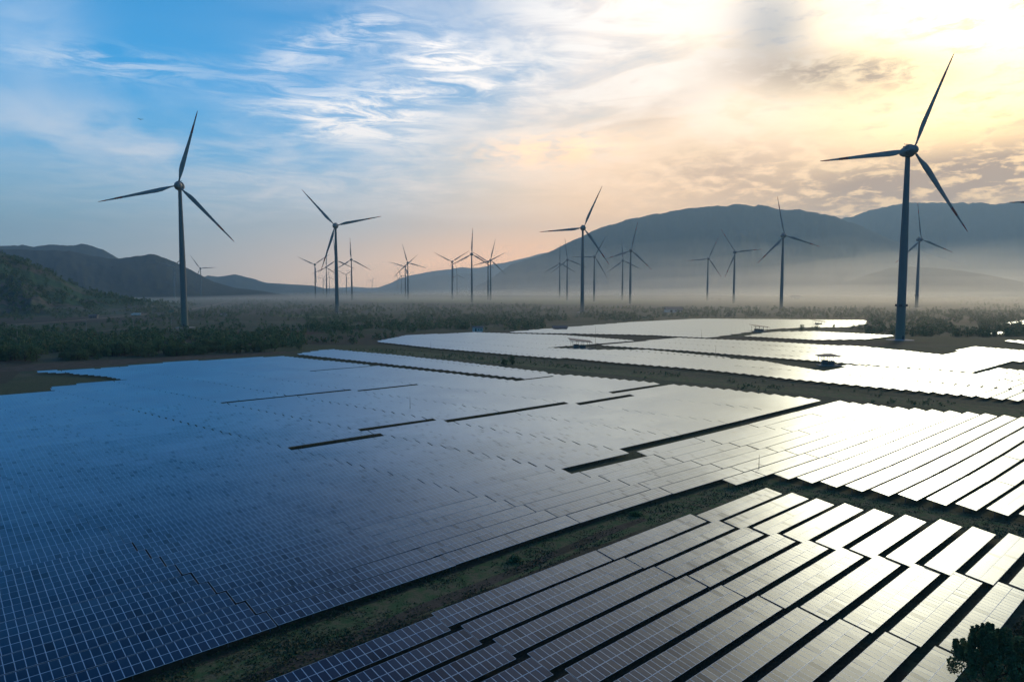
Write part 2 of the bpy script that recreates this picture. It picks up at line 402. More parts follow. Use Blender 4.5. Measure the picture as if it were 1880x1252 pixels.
def ridge(name, D, depth, prof, m, seed, nu=220, nv=44, rough=.06, spur=.55, back=1.0):
    yg = 532+F*H/D*1.02; prof = [(prof[0][0]-50, max(yg, prof[0][1]+1))]+prof+[(prof[-1][0]+50, max(yg, prof[-1][1]+1))]
    xs = np.array([p[0] for p in prof], float); ys = np.array([p[1] for p in prof], float)
    X = np.linspace(xs[0], xs[-1], nu); Y = np.interp(X, xs, ys)
    k = np.array([.25,.5,.25]); Y[1:-1] = np.convolve(Y, k, 'valid')
    V = np.linspace(-1, back, nv); verts = np.zeros((nu, nv, 3))
    scl = D/1250.0
    for i in range(nu):
        r = ray(X[i], Y[i]); h = math.hypot(r[0], r[1]); u = r[:2]/h; top = H + D*r[2]/h
        top = max(top, .3)
        jag = (fbm(X[i]*.06+seed, seed*1.7, 5)-.5)*rough*top
        a = V*depth + D
        n = fbm(np.full(nv, X[i]*.018+seed), V*1.7+seed*3.1, 5)-.48
        v2 = np.clip(V + n*.55*(1-np.abs(V))*(np.abs(V) > 0), -1, 1)
        prf = np.clip(1-np.abs(V), 0, 1)**(1.05+spur*n*2.2)
        z = (top+jag)*prf
        z += (fbm(np.full(nv, X[i]*.09+seed), V*9+seed, 4)-.5)*.10*top*np.clip(1-np.abs(V), 0, 1)*np.clip(np.abs(V)*5, 0, 1)
        verts[i,:,0] = u[0]*a; verts[i,:,1] = u[1]*a; verts[i,:,2] = z-1.0*(np.abs(V) > .999)
    verts = verts.reshape(-1, 3)
    idx = np.arange(nu*nv).reshape(nu, nv)
    f = np.stack([idx[:-1,:-1], idx[1:,:-1], idx[1:,1:], idx[:-1,1:]], -1).reshape(-1, 4)
    o = tag(link(name, npmesh(name, verts, f, [m], smooth=True)), kind='structure')
    HILLS[name+str(seed)] = verts.reshape(nu, nv, 3)
    return o
ridge('mountain', 8600, 2600, [(860,534),(900,512),(940,483),(970,476),(1000,465),(1050,441),(1100,418),(1150,403),(1165,400),(1200,392),(1250,382),(1290,376),(1340,374),(1390,374),(1420,381),(1460,383),(1500,388),(1540,398),(1565,407),(1600,422),(1640,441),(1680,455),(1720,470),(1780,490),(1840,512),(1920,535)], m_hill, 3, 320, 60)
ridge('mountain', 11500, 2800, [(1380,534),(1450,470),(1500,430),(1545,400),(1580,390),(1620,378),(1660,371),(1700,369),(1750,370),(1790,368),(1830,373),(1860,369),(1880,366),(1940,352),(2040,345),(2160,380),(2300,534)], m_hill, 5, 260, 50)
ridge('mountain_ridge', 14500, 2000, [(640,534),(690,529),(720,518),(735,510),(760,503),(800,496),(850,490),(880,491),(900,485),(930,480),(980,468),(1050,452),(1150,440),(1300,450),(1500,534)], m_hill, 7, 220, 36)
ridge('foothill', 12300, 1500, [(700,534),(740,519),(800,506),(850,500),(920,503),(1000,495),(1060,500),(1150,515),(1300,534)], m_hill, 9, 150, 30)
ridge('foothill', 6300, 900, [(1480,534),(1560,514),(1600,500),(1635,490),(1665,487),(1700,489),(1750,493),(1820,505),(1880,517),(1950,528),(2020,534)], m_hill, 11, 160, 30)
ridge('hill', 1750, 420, [(-330,470),(-200,440),(-100,447),(-40,455),(0,463),(30,470),(60,482),(100,503),(125,517),(150,528),(185,537),(230,546),(290,555)], m_nearhill, 13, 220, 60, .05, .5)
ridge('mountain', 5200, 1300, [(-200,500),(-100,468),(0,456),(60,458),(130,459),(180,471),(215,474),(250,469),(280,465),(300,472),(330,484),(360,500),(390,516),(430,528),(480,534)], m_hill, 17, 260, 50)
ridge('mountain_ridge', 7500, 1000, [(-260,500),(-120,452),(-40,446),(0,450),(20,449),(40,446),(60,452),(90,447),(120,449),(150,446),(165,447),(190,457),(212,470),(280,500),(360,534)], m_hill, 19, 220, 36)
ridge('mountain_ridge', 9500, 1200, [(320,534),(365,512),(382,504),(400,508),(430,503),(450,507),(490,519),(540,522),(575,524),(600,530),(640,534)], m_hill, 23, 180, 30)
ridge('mountain_ridge', 15800, 800, [(540,534),(580,530),(620,528),(650,526),(680,528),(720,526),(760,530),(800,534)], m_hill, 29, 100, 16)

# ------------------------------------------------------------------ solar field layout (units of S metres in s,t)
def poly(px): return [(a/S, b_/S) for a, b_ in (pst(x, y) for x, y in px)]
PITCH_A, PITCH_B = 2.95, 3.10
TILT = math.radians(8.5)
MW, ML = .585, 1.075                                  # module pitch along the row, module length up the slope
TW = 2*ML*math.cos(TILT)
BLOCKS = {}
BLOCKS['A'] = dict(poly=poly([(-500,1700),(0,1340),(215,1252),(515,1140),(850,1025),(1080,950),(1250,905),(1395,868),(1421,876),(1557,897),(1710,921),(1819,940),(2000,975),(2160,1010),(2330,850),(2150,800),(1880,766),(1780,757),(1670,750),(1525,735),(1340,715),(1240,706),(1175,700),(1045,688),(1027,688),(960,700),(710,673),(520,654),(430,658),(300,666),(180,677),(45,682),(100,683.5),(180,689),(230,697),(95,710),(88,718),(0,727),(-150,740),(-420,775)]),
    low=46.7, pitch=PITCH_A, breaks=[-64,-47,-29.5,-12.5,4,20.5,37.5,55,71,86.8,102.5,120,139.5,185], t0=48, skew=-.17,
    off={-64:2.2,-47:2.2,-29.5:2.2,-12.5:2.2,4:2.25,20.5:2.4,37.5:2.5,55:2.45,71:1.9,86.8:1.18,102.5:.7,120:.5,139.5:.5}, slope={55:-.03,71:-.045,86.8:-.03,102.5:-.01},
    aisle={55:[(103,2.95)],71:[(64,2.95),(103,2.95),(148,2.95)],86.8:[(64,2.95),(101,2.95),(148,2.95)],102.5:[(64,2.95),(100,2.95),(144,2.95)],120:[(64,2.95),(98.5,2.95),(190,2.95)],139.5:[(64,2.95),(104,2.95),(190,2.95)]}, clipt=None)
BLOCKS['A2'] = dict(poly=poly([(545,650),(605,641),(730,652),(850,665),(1030,686),(962,695),(712,668)]), low=46.7, pitch=PITCH_A, breaks=[80,100,118,136,155,175], t0=48, skew=-.1, off={}, aisle={}, clipt=None)
BLOCKS['B'] = dict(poly=poly([(-200,1620),(215,1372),(480,1254),(780,1127),(1065,1006),(1230,943),(1395,893),(1480,911),(1640,941),(1760,961),(1900,991),(1960,1008),(2010,1090),(1880,1128),(1790,1215),(1700,1300),(1500,1500),(900,2200)]),
    low=33.2-3.1*8, pitch=PITCH_B, breaks=[-40,-20,-4,13,29.5,48.6,64.8,110], t0=43, skew=-.16, off={29.5:.85,48.6:.7,13:.3,-4:-.2,-20:-.5}, aisle={}, clipt=None)
cb = [103,124,145,166,187,208,229,250,271,292,313,334,355,376,397,418,439,460,481,502,523,544,565,586,607,628,649,670,691,712]
BLOCKS['C1'] = dict(poly=poly([(690,627),(800,639),(940,651),(1100,663),(1300,679),(1500,701),(1700,721),(1880,736),(2010,749),(2120,735),(2010,700),(1880,680),(1840,676),(1800,686),(1690,677),(1560,670),(1520,682),(1450,671),(1400,662),(1190,642),(1090,642),(1000,638),(1165,625),(1035,615),(870,610),(745,616)]), low=1.2, pitch=3.0, breaks=cb, t0=100, skew=-.04, off={187:0,208:.7,229:.3}, aisle={}, clipt=None, bgap=.9)
BLOCKS['C2'] = dict(poly=poly([(1105,634),(1245,620),(1420,627),(1600,637),(1730,651),(1790,636),(1880,643),(1930,647),(1790,684),(1600,670),(1400,655),(1250,643)]), low=.4, pitch=3.0, breaks=[b+4 for b in cb], t0=100, skew=-.02, off={}, aisle={}, clipt=None)
BLOCKS['C4'] = dict(poly=poly([(930,610),(1000,604),(1165,591),(1290,585),(1420,586),(1590,588),(1588,594),(1560,600),(1470,601),(1405,605),(1300,620),(1160,614),(1040,612)]), low=.9, pitch=3.0, breaks=cb, t0=100, skew=0, off={}, aisle={}, clipt=None)
BLOCKS['C5'] = dict(poly=poly([(1365,617),(1420,609),(1500,608),(1645,616),(1600,622),(1500,624)]), low=.1, pitch=3.0, breaks=cb, t0=100, skew=0, off={}, aisle={}, clipt=None)
BLOCKS['R1'] = dict(poly=poly([(1838,594),(1880,588),(1960,590),(1930,598)]), low=.1, pitch=3.0, breaks=cb, t0=100, skew=0, off={}, aisle={}, clipt=None)
BLOCKS['R2'] = dict(poly=poly([(1820,612),(1838,609),(1850,610),(1838,614)]), low=.1, pitch=3.0, breaks=cb, t0=100, skew=0, off={}, aisle={}, clipt=None)
BLOCKS['R3'] = dict(poly=poly([(1845,626),(1865,624),(1960,632),(1930,638)]), low=.1, pitch=3.0, breaks=cb, t0=100, skew=0, off={}, aisle={}, clipt=None)
def in_field(s, t):
    for b_ in BLOCKS.values():
        if inside(b_['poly'], s, t): return True
    return False
def quant(bn, g_):
    b_ = BLOCKS[bn]; o = b_['breaks']; b_['keys'] = list(o)
    for i in range(len(o)-1):
        pass
    n_ = [o[0]]
    for i in range(len(o)-1): n_.append(n_[-1]+max(1, round((o[i+1]-n_[-1]-g_)/MW))*MW+g_)
    b_['breaks'] = n_
quant('A', .08); quant('B', .10)
def gap_for(bn, b_, key, t_):
    if bn == 'B': return .10+(MW if (key == 13 or (key == 29.5 and t_ < 24)) else 0)
    if bn != 'A': return b_.get('bgap', .32)
    return .08+(MW if A_gap(key, t_) > .2 else 0)
def A_gap(key, t_):
    if key == 4 and t_ < 74: return .42
    if key == 37.5 and 120 < t_ < 158: return .55
    if key >= 86.8 and t_ < 66: return .42
    return .07
tables = []          # (block, row, strip_index, s0, tlow, n)
for bn, b_ in BLOCKS.items():
    pl = b_['poly']; ts = [p[1] for p in pl]; br = b_['breaks']
    for si in range(len(br)-1):
        key = b_.get('keys', br)[si]; off = b_['off'].get(key, 0.0); ais = b_['aisle'].get(key, [])
        k0 = int((min(ts)-b_['low'])/b_['pitch'])-2; k1 = int((max(ts)-b_['low'])/b_['pitch'])+2
        for k in range(k0, k1+1):
            tl = b_['low']+k*b_['pitch']+off
            tl += sum(e for (ta, e) in ais if tl+.4*b_['pitch'] > ta)
            tc_ = tl+TW/2
            slp = b_.get('slope', {}).get(key, 0.0)
            sk = (tc_-b_['t0'])*b_['skew']; lo = br[si]+sk; hi = br[si+1]+sk-gap_for(bn, b_, key, tc_)
            # intersection of the row's centre line with the block outline
            xs = []; n = len(pl)
            for i in range(n):
                (sa, ta), (sb, tb) = pl[i], pl[(i+1) % n]
                if (ta > tc_) != (tb > tc_): xs.append(sa+(sb-sa)*(tc_-ta)/(tb-ta))
            xs.sort()
            for i in range(0, len(xs)-1, 2):
                a_ = max(xs[i], lo); e_ = min(xs[i+1], hi)
                cnt = int((e_-a_)/MW+.02)
                if cnt >= 4 and not (bn == 'B' and tl > 41.3):
                    if xs[i] > lo: a_ = e_-cnt*MW if xs[i+1] >= hi else a_
                    wide = gap_for(bn, b_, key, tc_) > .5 and e_ >= hi-.01
                    tables.append((bn, k, si, a_, tl+slp*(a_-lo), cnt, (cnt+.78)/cnt if wide else 1.0, slp))
def tdist(q):
    p = U(q[3]+q[5]*MW/2, q[4]+1); return math.hypot(p[0], p[1])
def visible(q):
    for ds in (0, q[5]*MW/2, q[5]*MW):
        for zz in (.5, 1.0):
            p = U(q[3]+ds, q[4]+1); d = (p[0], p[1], zz*S-H)
            fw = d[1]*math.cos(PITCH)-d[2]*math.sin(PITCH); up = d[1]*math.sin(PITCH)+d[2]*math.cos(PITCH)
            if fw > 1:
                X = 940+F*d[0]/fw; Y = 626-F*up/fw
                if -150 < X < 2030 and Y < 1400: return True
    return False
tables = [q for q in tables if visible(q)]
tables.sort(key=tdist)
def onscreen(q):
    for ds in np.linspace(0, q[5]*MW, 5):
        p = U(q[3]+ds, q[4]+1); d = (p[0], p[1], .7*S-H)
        fw = d[1]*math.cos(PITCH)-d[2]*math.sin(PITCH); up = d[1]*math.sin(PITCH)+d[2]*math.cos(PITCH)
        if fw > 1 and -5 < 940+F*d[0]/fw < 1885 and 626-F*up/fw < 1262: return True
    return False
vis = [q for q in tables if onscreen(q)]
near = vis[:300]; nearset = set(id(q) for q in near)
rest = [q for q in tables if id(q) not in nearset]
ZLOW = .55
def P3(ds, v, n=0.0):
    """point on the table: ds along, v up the slope, n off the surface (units of S, table-local, metres out)"""
    return (ds*S, (v*math.cos(TILT)-n*math.sin(TILT))*S, (ZLOW+v*math.sin(TILT)+n*math.cos(TILT))*S)
def P3a(ds, v, n):
    return np.stack([ds*S, (v*math.cos(TILT)-n*math.sin(TILT))*S, (ZLOW+v*math.sin(TILT)+n*math.cos(TILT))*S], -1)
FR = .021                                           # frame width in S units
G = .006
# single module (own mesh, shared): origin at its low left corner, lying in the table plane
def module_mesh():
    W, L, T_ = (MW-.008)*S, (ML-.012)*S, .04; fw = FR*S
    v = []; f = []; m = []
    for z in (0, T_):
        v += [(0,0,z),(W,0,z),(W,L,z),(0,L,z)]
    v += [(fw,fw,T_),(W-fw,fw,T_),(W-fw,L-fw,T_),(fw,L-fw,T_)]
    v += [(fw,fw,T_-.004),(W-fw,fw,T_-.004),(W-fw,L-fw,T_-.004),(fw,L-fw,T_-.004)]
    f += [(0,1,5,4),(1,2,6,5),(2,3,7,6),(3,0,4,7),(3,2,1,0)]; m += [0]*5
    f += [(4,5,9,8),(5,6,10,9),(6,7,11,10),(7,4,8,11)]; m += [0]*4
    f += [(12,13,14,15)]; m += [1]
    return npmesh('solar_module', v, f, [m_frame, m_glass], m)
MODULE = module_mesh()
def support_arrays(n):
    """legs, rafters and purlins of a table of n modules, as a list of boxes"""
    b_ = MB(); L = n*MW*S
    for v in (.25*ML, .78*ML, 1.22*ML, 1.75*ML):
        p0 = Vector(P3(0.02, v, -.035)); p1 = Vector(P3(n*MW-.02, v, -.035)); b_.bar(p0, p1, .06)
    k = max(2, int(L/4.5)+1)
    for i in range(k):
        x = .5+(L-1.0)*i/(k-1)
        a_ = P3(x/S, .12, -.09); c_ = P3(x/S, 2*ML-.12, -.09); b_.bar(a_, c_, .08)
        m_ = P3(x/S, ML*1.25, -.1); b_.bar((x, m_[1], 0), (x, m_[1], m_[2]), .12)
        m2 = P3(x/S, ML*.45, -.1); b_.bar((x, m2[1], 0), (x, m2[1], m2[2]), .09)
    return b_
SUP = {}
def support(n):
    if n not in SUP: SUP[n] = support_arrays(n).mesh('support_frame', [m_steel])
    return SUP[n]
def glass_quads(n, r, jit=.0022):
    """two rows of glass faces of a table; returns verts (k,4,3)"""
    i = np.arange(n); q = []
    for row in (0, 1):
        a0 = i*MW+FR; a1 = (i+1)*MW-FR-.008; v0 = row*ML+FR; v1 = (row+1)*ML-FR-.012
        corner = [P3a(a0, np.full(n, v0), .027+r.random(n)*jit), P3a(a1, np.full(n, v0), .027+r.random(n)*jit), P3a(a1, np.full(n, v1), .027+r.random(n)*jit), P3a(a0, np.full(n, v1), .027+r.random(n)*jit)]
        q.append(np.stack(corner, 1))
    return np.concatenate(q)
def slab_quads(n):
    """frames under the glass: top sheet with sides"""
    L = n*MW-.008; W = 2*ML-.012; a = [P3(0,0,.022),P3(L,0,.022),P3(L,W,.022),P3(0,W,.022),P3(0,0,-.003),P3(L,0,-.003),P3(L,W,-.003),P3(0,W,-.003)]
    a = np.array(a); return np.stack([a[[0,1,2,3]], a[[4,5,1,0]], a[[5,6,2,1]], a[[6,7,3,2]], a[[7,4,0,3]], a[[7,6,5,4]]])
SLAB = {}; GLS = {}
def quadmesh(name, Q, mats, rnd=None):
    n = len(Q); return npmesh(name, Q.reshape(-1, 3), np.arange(n*4).reshape(n, 4), mats, None, rnd)
ORD = ['zeroth','first','second','third','fourth','fifth','sixth','seventh','eighth','ninth','tenth','eleventh','twelfth','thirteenth','fourteenth','fifteenth','sixteenth','seventeenth','eighteenth','nineteenth','twentieth','twenty-first','twenty-second','twenty-third','twenty-fourth','twenty-fifth','twenty-sixth','twenty-seventh','twenty-eighth','twenty-ninth','thirtieth','thirty-first','thirty-second','thirty-third','thirty-fourth','thirty-fifth','thirty-sixth','thirty-seventh','thirty-eighth','thirty-ninth','fortieth']
TENS = {20:'twenty',30:'thirty',40:'forty',50:'fifty',60:'sixty',70:'seventy',80:'eighty'}
ORD = ORD[:20]+[(TENS[n//10*10][:-1]+'ieth') if n % 10 == 0 else TENS[n//10*10]+'-'+ORD[n % 10] for n in range(20, 90)]
def place_rot(q, r):
    p = U(q[3], q[4]); return (p[0], p[1], 0), (r.normal(0, .0035), r.normal(0, .0012), math.radians(42)+math.atan(q[7])+r.normal(0, .0008))
blockrows = {}
for q in tables: blockrows.setdefault((q[0], q[2]), []).append(q[1])
for qi, q in enumerate(near):
    bn, k, si, s0, tl, n, xs_, slp = q
    loc, rot = place_rot(q, rng)
    root = link('solar_table', None, (), None, loc, rot); root.empty_display_size = .5; root.scale = (xs_, 1, 1)
    rows = sorted(set(blockrows[(bn, si)]))
    if bn == 'B':
        rk = rows[::-1].index(k)+1; ends = len(BLOCKS['B']['breaks'])-1-si
        tag(root, f'solar table in near right block, {ORD[rk]} row below the grass track, {ORD[ends]} from cross path', 'solar table', 'solar tables in rows')
    elif bn == 'A':
        rk = rows.index(k)+1; ends = len(BLOCKS['A']['breaks'])-1-si
        edge = 'grass track' if BLOCKS['A']['breaks'][si] < 80 else 'cross path'
        tag(root, f'solar table in large left field, {ORD[rk]} row beyond the {edge}, {ORD[ends]} from far road', 'solar table', 'solar tables in rows')
    else:
        rk = rows.index(k)+1
        tag(root, f'pale solar table beyond the service road, {ORD[rk]} row from the right, stretch {ORD[si+1]}', 'solar table', 'solar tables in rows')
    link('support_frame', support(n), (), root)
    if tdist(q) < 76*S:
        for row in (0, 1):
            for i in range(n):
                o = bpy.data.objects.new('solar_module', MODULE); C.objects.link(o); o.parent = root
                o.location = P3(i*MW, row*ML, 0); o.rotation_euler = (TILT+random.gauss(0, .004), random.gauss(0, .003), 0)
    else:
        if n not in SLAB: SLAB[n] = quadmesh('module_frames', slab_quads(n), [m_frame])
        link('module_frames', SLAB[n], (), root)
        key = (n, qi % 5)
        if key not in GLS: GLS[key] = quadmesh('module_glass', glass_quads(n, rng), [m_glass], rng.random(2*n))
        tag(link('module_glass', GLS[key], (), root), kind='stuff')
# all the other tables: one object
GQ = []; GR = []; SQ = []
for q in rest:
    bn, k, si, s0, tl, n, xs_, slp = q
    loc, rot = place_rot(q, rng)
    M = np.array(Matrix.Translation(loc).to_3x3() if False else (Matrix.Rotation(rot[2],3,'Z') @ Matrix.Rotation(rot[1],3,'Y') @ Matrix.Rotation(rot[0],3,'X')))
    M = M@np.diag([xs_, 1, 1]); g_ = glass_quads(n, rng)@M.T + np.array(loc); s_ = slab_quads(n)@M.T + np.array(loc)
    if tdist(q) > 330*S:                       # far away: frames merge
        pass
    GQ.append(g_); GR.append((rng.random(2*n)*.8+.2)); SQ.append(s_)
GQ = np.concatenate(GQ); GR = np.concatenate(GR); SQ = np.concatenate(SQ)
allq = np.concatenate([GQ, SQ]); nq = len(allq)
fm = np.concatenate([np.ones(len(GQ), int), np.zeros(len(SQ), int)]); rr = np.concatenate([GR, np.zeros(len(SQ))])
me = npmesh('distant_solar_tables', allq.reshape(-1, 3), np.arange(nq*4).reshape(nq, 4), [m_frame, m_glass], fm, rr)
tag(link('distant_solar_tables', me), 'the many further rows of solar tables reaching back across the plain', 'solar tables', None, 'stuff')
print('TABLES', len(tables), 'near', len(near), 'individual', sum(tdist(q) < 76*S for q in near))

# ------------------------------------------------------------------ wind turbines
m_tower, t, b = mat('tower_paint', (.2,.2,.2), .65, 0, .2)
tcn = t.nodes.new('ShaderNodeTexCoord'); sxx = t.nodes.new('ShaderNodeSeparateXYZ'); t.links.new(tcn.outputs['Object'], sxx.inputs[0])
hz_ = N(t, sxx.outputs[2]); st_ = noise(t, tcn.outputs['Object'], .15, 5, .6)
c = mix(t, ramp(t, hz_, 46, 4)*.55, (.17,.18,.175), (.14,.18,.12))
c = mix(t, ramp(t, st_, .5, .8)*.4, c, (.15,.15,.15))
jt = (hz_*(1/19.0))._m('FRACT'); c = mix(t, ramp(t, jt, .988, 1.0)*.6, c, (.12,.13,.14))
t.links.new(c, b.inputs['Base Color'])
m_blade = worn('blade_paint', (.27,.27,.26), (.21,.21,.205), .1, .55)
m_nac = worn('nacelle_paint', (.24,.245,.24), (.17,.175,.17), .3, .55)
m_red = worn('red_paint', (.40,.04,.03), (.30,.03,.025), .5, .5)
m_dark = worn('dark_metal', (.05,.05,.055), (.03,.03,.03), 1, .6)
m_conc = worn('concrete', (.34,.33,.30), (.24,.23,.21), .4, .85, 0, .2)
HUB = 96*S; R = 51.5*S
def lathe(prof, n, axis='Z'):
    b_ = MB(); k = len(prof)
    for r_, z in prof:
        for i in range(n):
            a_ = 2*math.pi*i/n; x, y = r_*math.cos(a_), r_*math.sin(a_)
            b_.v.append((x, y, z) if axis == 'Z' else (x, z, y))
    for j in range(k-1):
        for i in range(n):
            i2 = (i+1) % n; q = (j*n+i, j*n+i2, (j+1)*n+i2, (j+1)*n+i); b_.f.append(q if axis == 'Z' else q[::-1]); b_.m.append(0)
    return b_
u = S
tower_me = lathe([(2.25*u,0),(2.2*u,3*u),(2.05*u,20*u),(1.95*u,45*u),(1.65*u,62*u),(1.35*u,78*u),(1.15*u,92*u),(1.15*u,93.2*u)], 28).mesh('tower', [m_tower], True)
base_me = lathe([(6.5*u,-.2),(6.5*u,.25),(4.0*u,.6),(2.6*u,.9),(2.3*u,.9)], 28).mesh('base_slab', [m_conc])
door = MB(); door.box((0,-2.24*u,2.6), (1.3,.25,2.4)); door.box((0,-2.7*u,.9), (2.0,1.6,.5)); door_me = door.mesh('door', [m_dark])
ring = MB()
for k in range(4):
    a_ = math.pi/4+k*math.pi/2; ring.box((math.cos(a_)*2.25*u, math.sin(a_)*2.25*u, 18*u), (1.5,1.5,1.9))
for k in range(20):
    a_ = 2*math.pi*k/20; c_ = 2*math.pi*(k+1)/20; ring.bar((math.cos(a_)*2.22*u, math.sin(a_)*2.22*u, 17.4*u), (math.cos(c_)*2.22*u, math.sin(c_)*2.22*u, 17.4*u), .35)
ring_me = ring.mesh('lamp_collar', [m_dark])
# nacelle: egg-shaped, axis along Y, front (hub) towards -Y
nac_me = lathe([(.02,5.6*u),(1.1*u,5.4*u),(2.0*u,4.6*u),(2.7*u,3.2*u),(3.1*u,1.6*u),(3.4*u,.2*u),(3.75*u,-.6*u),(3.75*u,-1.7*u),(3.4*u,-2.0*u),(3.0*u,-2.1*u)], 28, 'Y').mesh('nacelle', [m_nac], True)
hub_me = lathe([(3.0*u,-2.25*u),(3.05*u,-3.0*u),(2.9*u,-4.2*u),(2.4*u,-5.3*u),(1.6*u,-6.1*u),(.7*u,-6.6*u),(.02,-6.75*u)], 28, 'Y').mesh('hub', [m_nac], True)
mast = MB(); mast.bar((0,1.5*u,3.1*u), (0,1.5*u,4.6*u), .25); mast.bar((-1.0*u,1.5*u,4.2*u), (1.0*u,1.5*u,4.2*u), .18); mast.box((-1.0*u,1.5*u,4.4*u), (.5,.5,.7)); mast.box((1.0*u,1.5*u,4.4*u), (.5,.5,.7)); mast.box((0,2.6*u,3.1*u), (1.6,2.6,1.2))
mast_me = mast.mesh('weather_mast', [m_dark])
def blade_mesh(z0, z1, grow, m, name):
    """airfoil blade along +Z in the rotor plane (XZ), z0..z1 as fractions of R"""
    st = [(.05,.95,.95,0),(.09,1.15,1.0,.0),(.14,1.95,.85,-.15),(.20,2.9,.62,-.42),(.27,3.05,.50,-.5),(.36,2.7,.42,-.42),(.48,2.2,.33,-.32),(.60,1.75,.26,-.24),(.72,1.38,.2,-.18),(.84,1.0,.14,-.12),(.93,.68,.1,-.08),(.985,.36,.06,-.03),(1.0,.08,.03,.0)]
    F_ = np.array([q[0] for q in st]); zs = sorted(set([z0, z1]+[q for q in F_ if z0 < q < z1])); n = 12
    b_ = MB()
    for z in zs:
        ch = np.interp(z, F_, [q[1] for q in st])*u*.98+grow; th = np.interp(z, F_, [q[2] for q in st])*u+grow; of = np.interp(z, F_, [q[3] for q in st])*u
        tw = math.radians(14*(1-z)+3)
        for i in range(n):
            a_ = 2*math.pi*i/n; x = math.cos(a_)*ch/2+of; y = math.sin(a_)*th/2*(1+.35*math.cos(a_)) - .02*R*z*z
            b_.v.append((x*math.cos(tw)+y*math.sin(tw)*0, y+x*math.sin(tw), z*R))
    for j in range(len(zs)-1):
        for i in range(n):
            i2 = (i+1) % n; b_.f.append((j*n+i, j*n+i2, (j+1)*n+i2, (j+1)*n+i)); b_.m.append(0)
    b_.f.append(tuple(reversed(range(n)))); b_.m.append(0); e0 = (len(zs)-1)*n; b_.f.append(tuple(range(e0, e0+n))); b_.m.append(0)
    return b_.mesh(name, [m], True)
blade_me = blade_mesh(.05, 1.0, 0, m_blade, 'blade')
band_me = blade_mesh(.70, .80, .05, m_red, 'red_band'); tip_me = blade_mesh(.90, 1.0, .05, m_red, 'red_band')
TURB = [ # hub x, hub y, base y, blade angle from upright, label
 (330,342,605,16.5,'large dark wind turbine at far left, tower rising from the scrub beside the dirt track'),
 (1667,278,628,22,'largest wind turbine, at the right, standing on a pale pad beyond the bright panels'),
 (616,415,560,-42,'wind turbine left of centre with one blade hanging down along its tower'),
 (1070,419,578,24,'tall wind turbine right of centre, against the foot slope of the mountain'),
 (1438,433,568,-14,'wind turbine in front of the dark mountain, tower standing in the mist'),
 (1688,440,560,-10,'smaller wind turbine just right of the largest turbine tower'),
 (866,467,556,2,'centre wind turbine with one blade straight up, nearest of its cluster'),
 (1158,460,560,12,'wind turbine in mist with long tower, one blade nearly upright before the mountain slope'),
 (1349,463,556,-36,'wind turbine in the mist with two raised blades in a wide V'),
 (1300,475,550,24,'slim wind turbine in thick mist with one blade level to the left'),
 (830,481,552,57,'wind turbine just left of the centre one, its blades in a low V'),
 (645,477,548,-2,'wind turbine immediately right of the hanging-blade turbine, one blade straight up'),
 (578,486,545,55,'wind turbine left of the hanging-blade turbine, its two raised blades forming a V'),
 (599,491,538,5,'small distant wind turbine between the V-bladed one and the hanging-blade tower'),
 (617,478,548,-5,'wind turbine hidden behind the hanging-blade tower, only its blades showing'),
 (748.5,483,544,-15,'taller wind turbine of the pair between the hanging-blade turbine and the centre'),
 (744,489.5,540,46,'lower wind turbine overlapping the taller one of the pair left of centre'),
 (736.5,505,533,-24,'small faint wind turbine just left of the overlapping pair'),
 (730.6,509,532,-22,'faintest wind turbine at the left end of the overlapping pair group'),
 (839,505,534.7,-5,'faint wind turbine behind and right of the low V bladed one, before the pale ridge'),
 (896,481,545,-58,'wind turbine behind the overlapping pair right of centre, its blades in a V'),
 (900.5,478,546,13,'front wind turbine of the overlapping pair just right of the centre turbine'),
 (635.5,503.5,534,56,'small distant wind turbine between the hanging-blade tower and its right neighbour'),
 (683,512,530,44,'lone tiny wind turbine where the long ridge meets the horizon'),
 (593,510.5,533,45,'tiny distant wind turbine low on the horizon, nearest right of the left V turbine'),
 (604.5,509,534,-3,'tiny distant wind turbine with one blade up, just left of the hanging-blade tower'),
 (1027.7,483,536,0,'faint wind turbine with one upright blade, leftmost before the mountain foot'),
 (1041.5,477,551,-8,'wind turbine close left of the tall tower right of centre'),
 (1091.3,471.5,546,29,'wind turbine close right of the tall tower right of centre, crossed by its blade'),
 (1143.3,477.6,536,-5,'faint wind turbine close left of the long towered one in the mist'),
 (368,493,542,-34,'small pale wind turbine right of the large left tower, in front of the low hills'),
 (318.7,489.5,538,48,'small pale wind turbine half hidden behind the large left tower, before the dark mountain'),
 (1948,371,580,28,'wind turbine outside the right edge, only one blade tip reaching into the photo')]
def hubpoint(hx, hy, by):
    D = F*96/max(by-hy, 1)*1.0                      # distance in units from the apparent tower height
    r_ = ray(hx, hy); fw = r_[1]*math.cos(PITCH)-r_[2]*math.sin(PITCH)
    # forward depth along the optical axis ~ D
    k = D*S
    return r_[0]*k/fw, r_[1]*k/fw
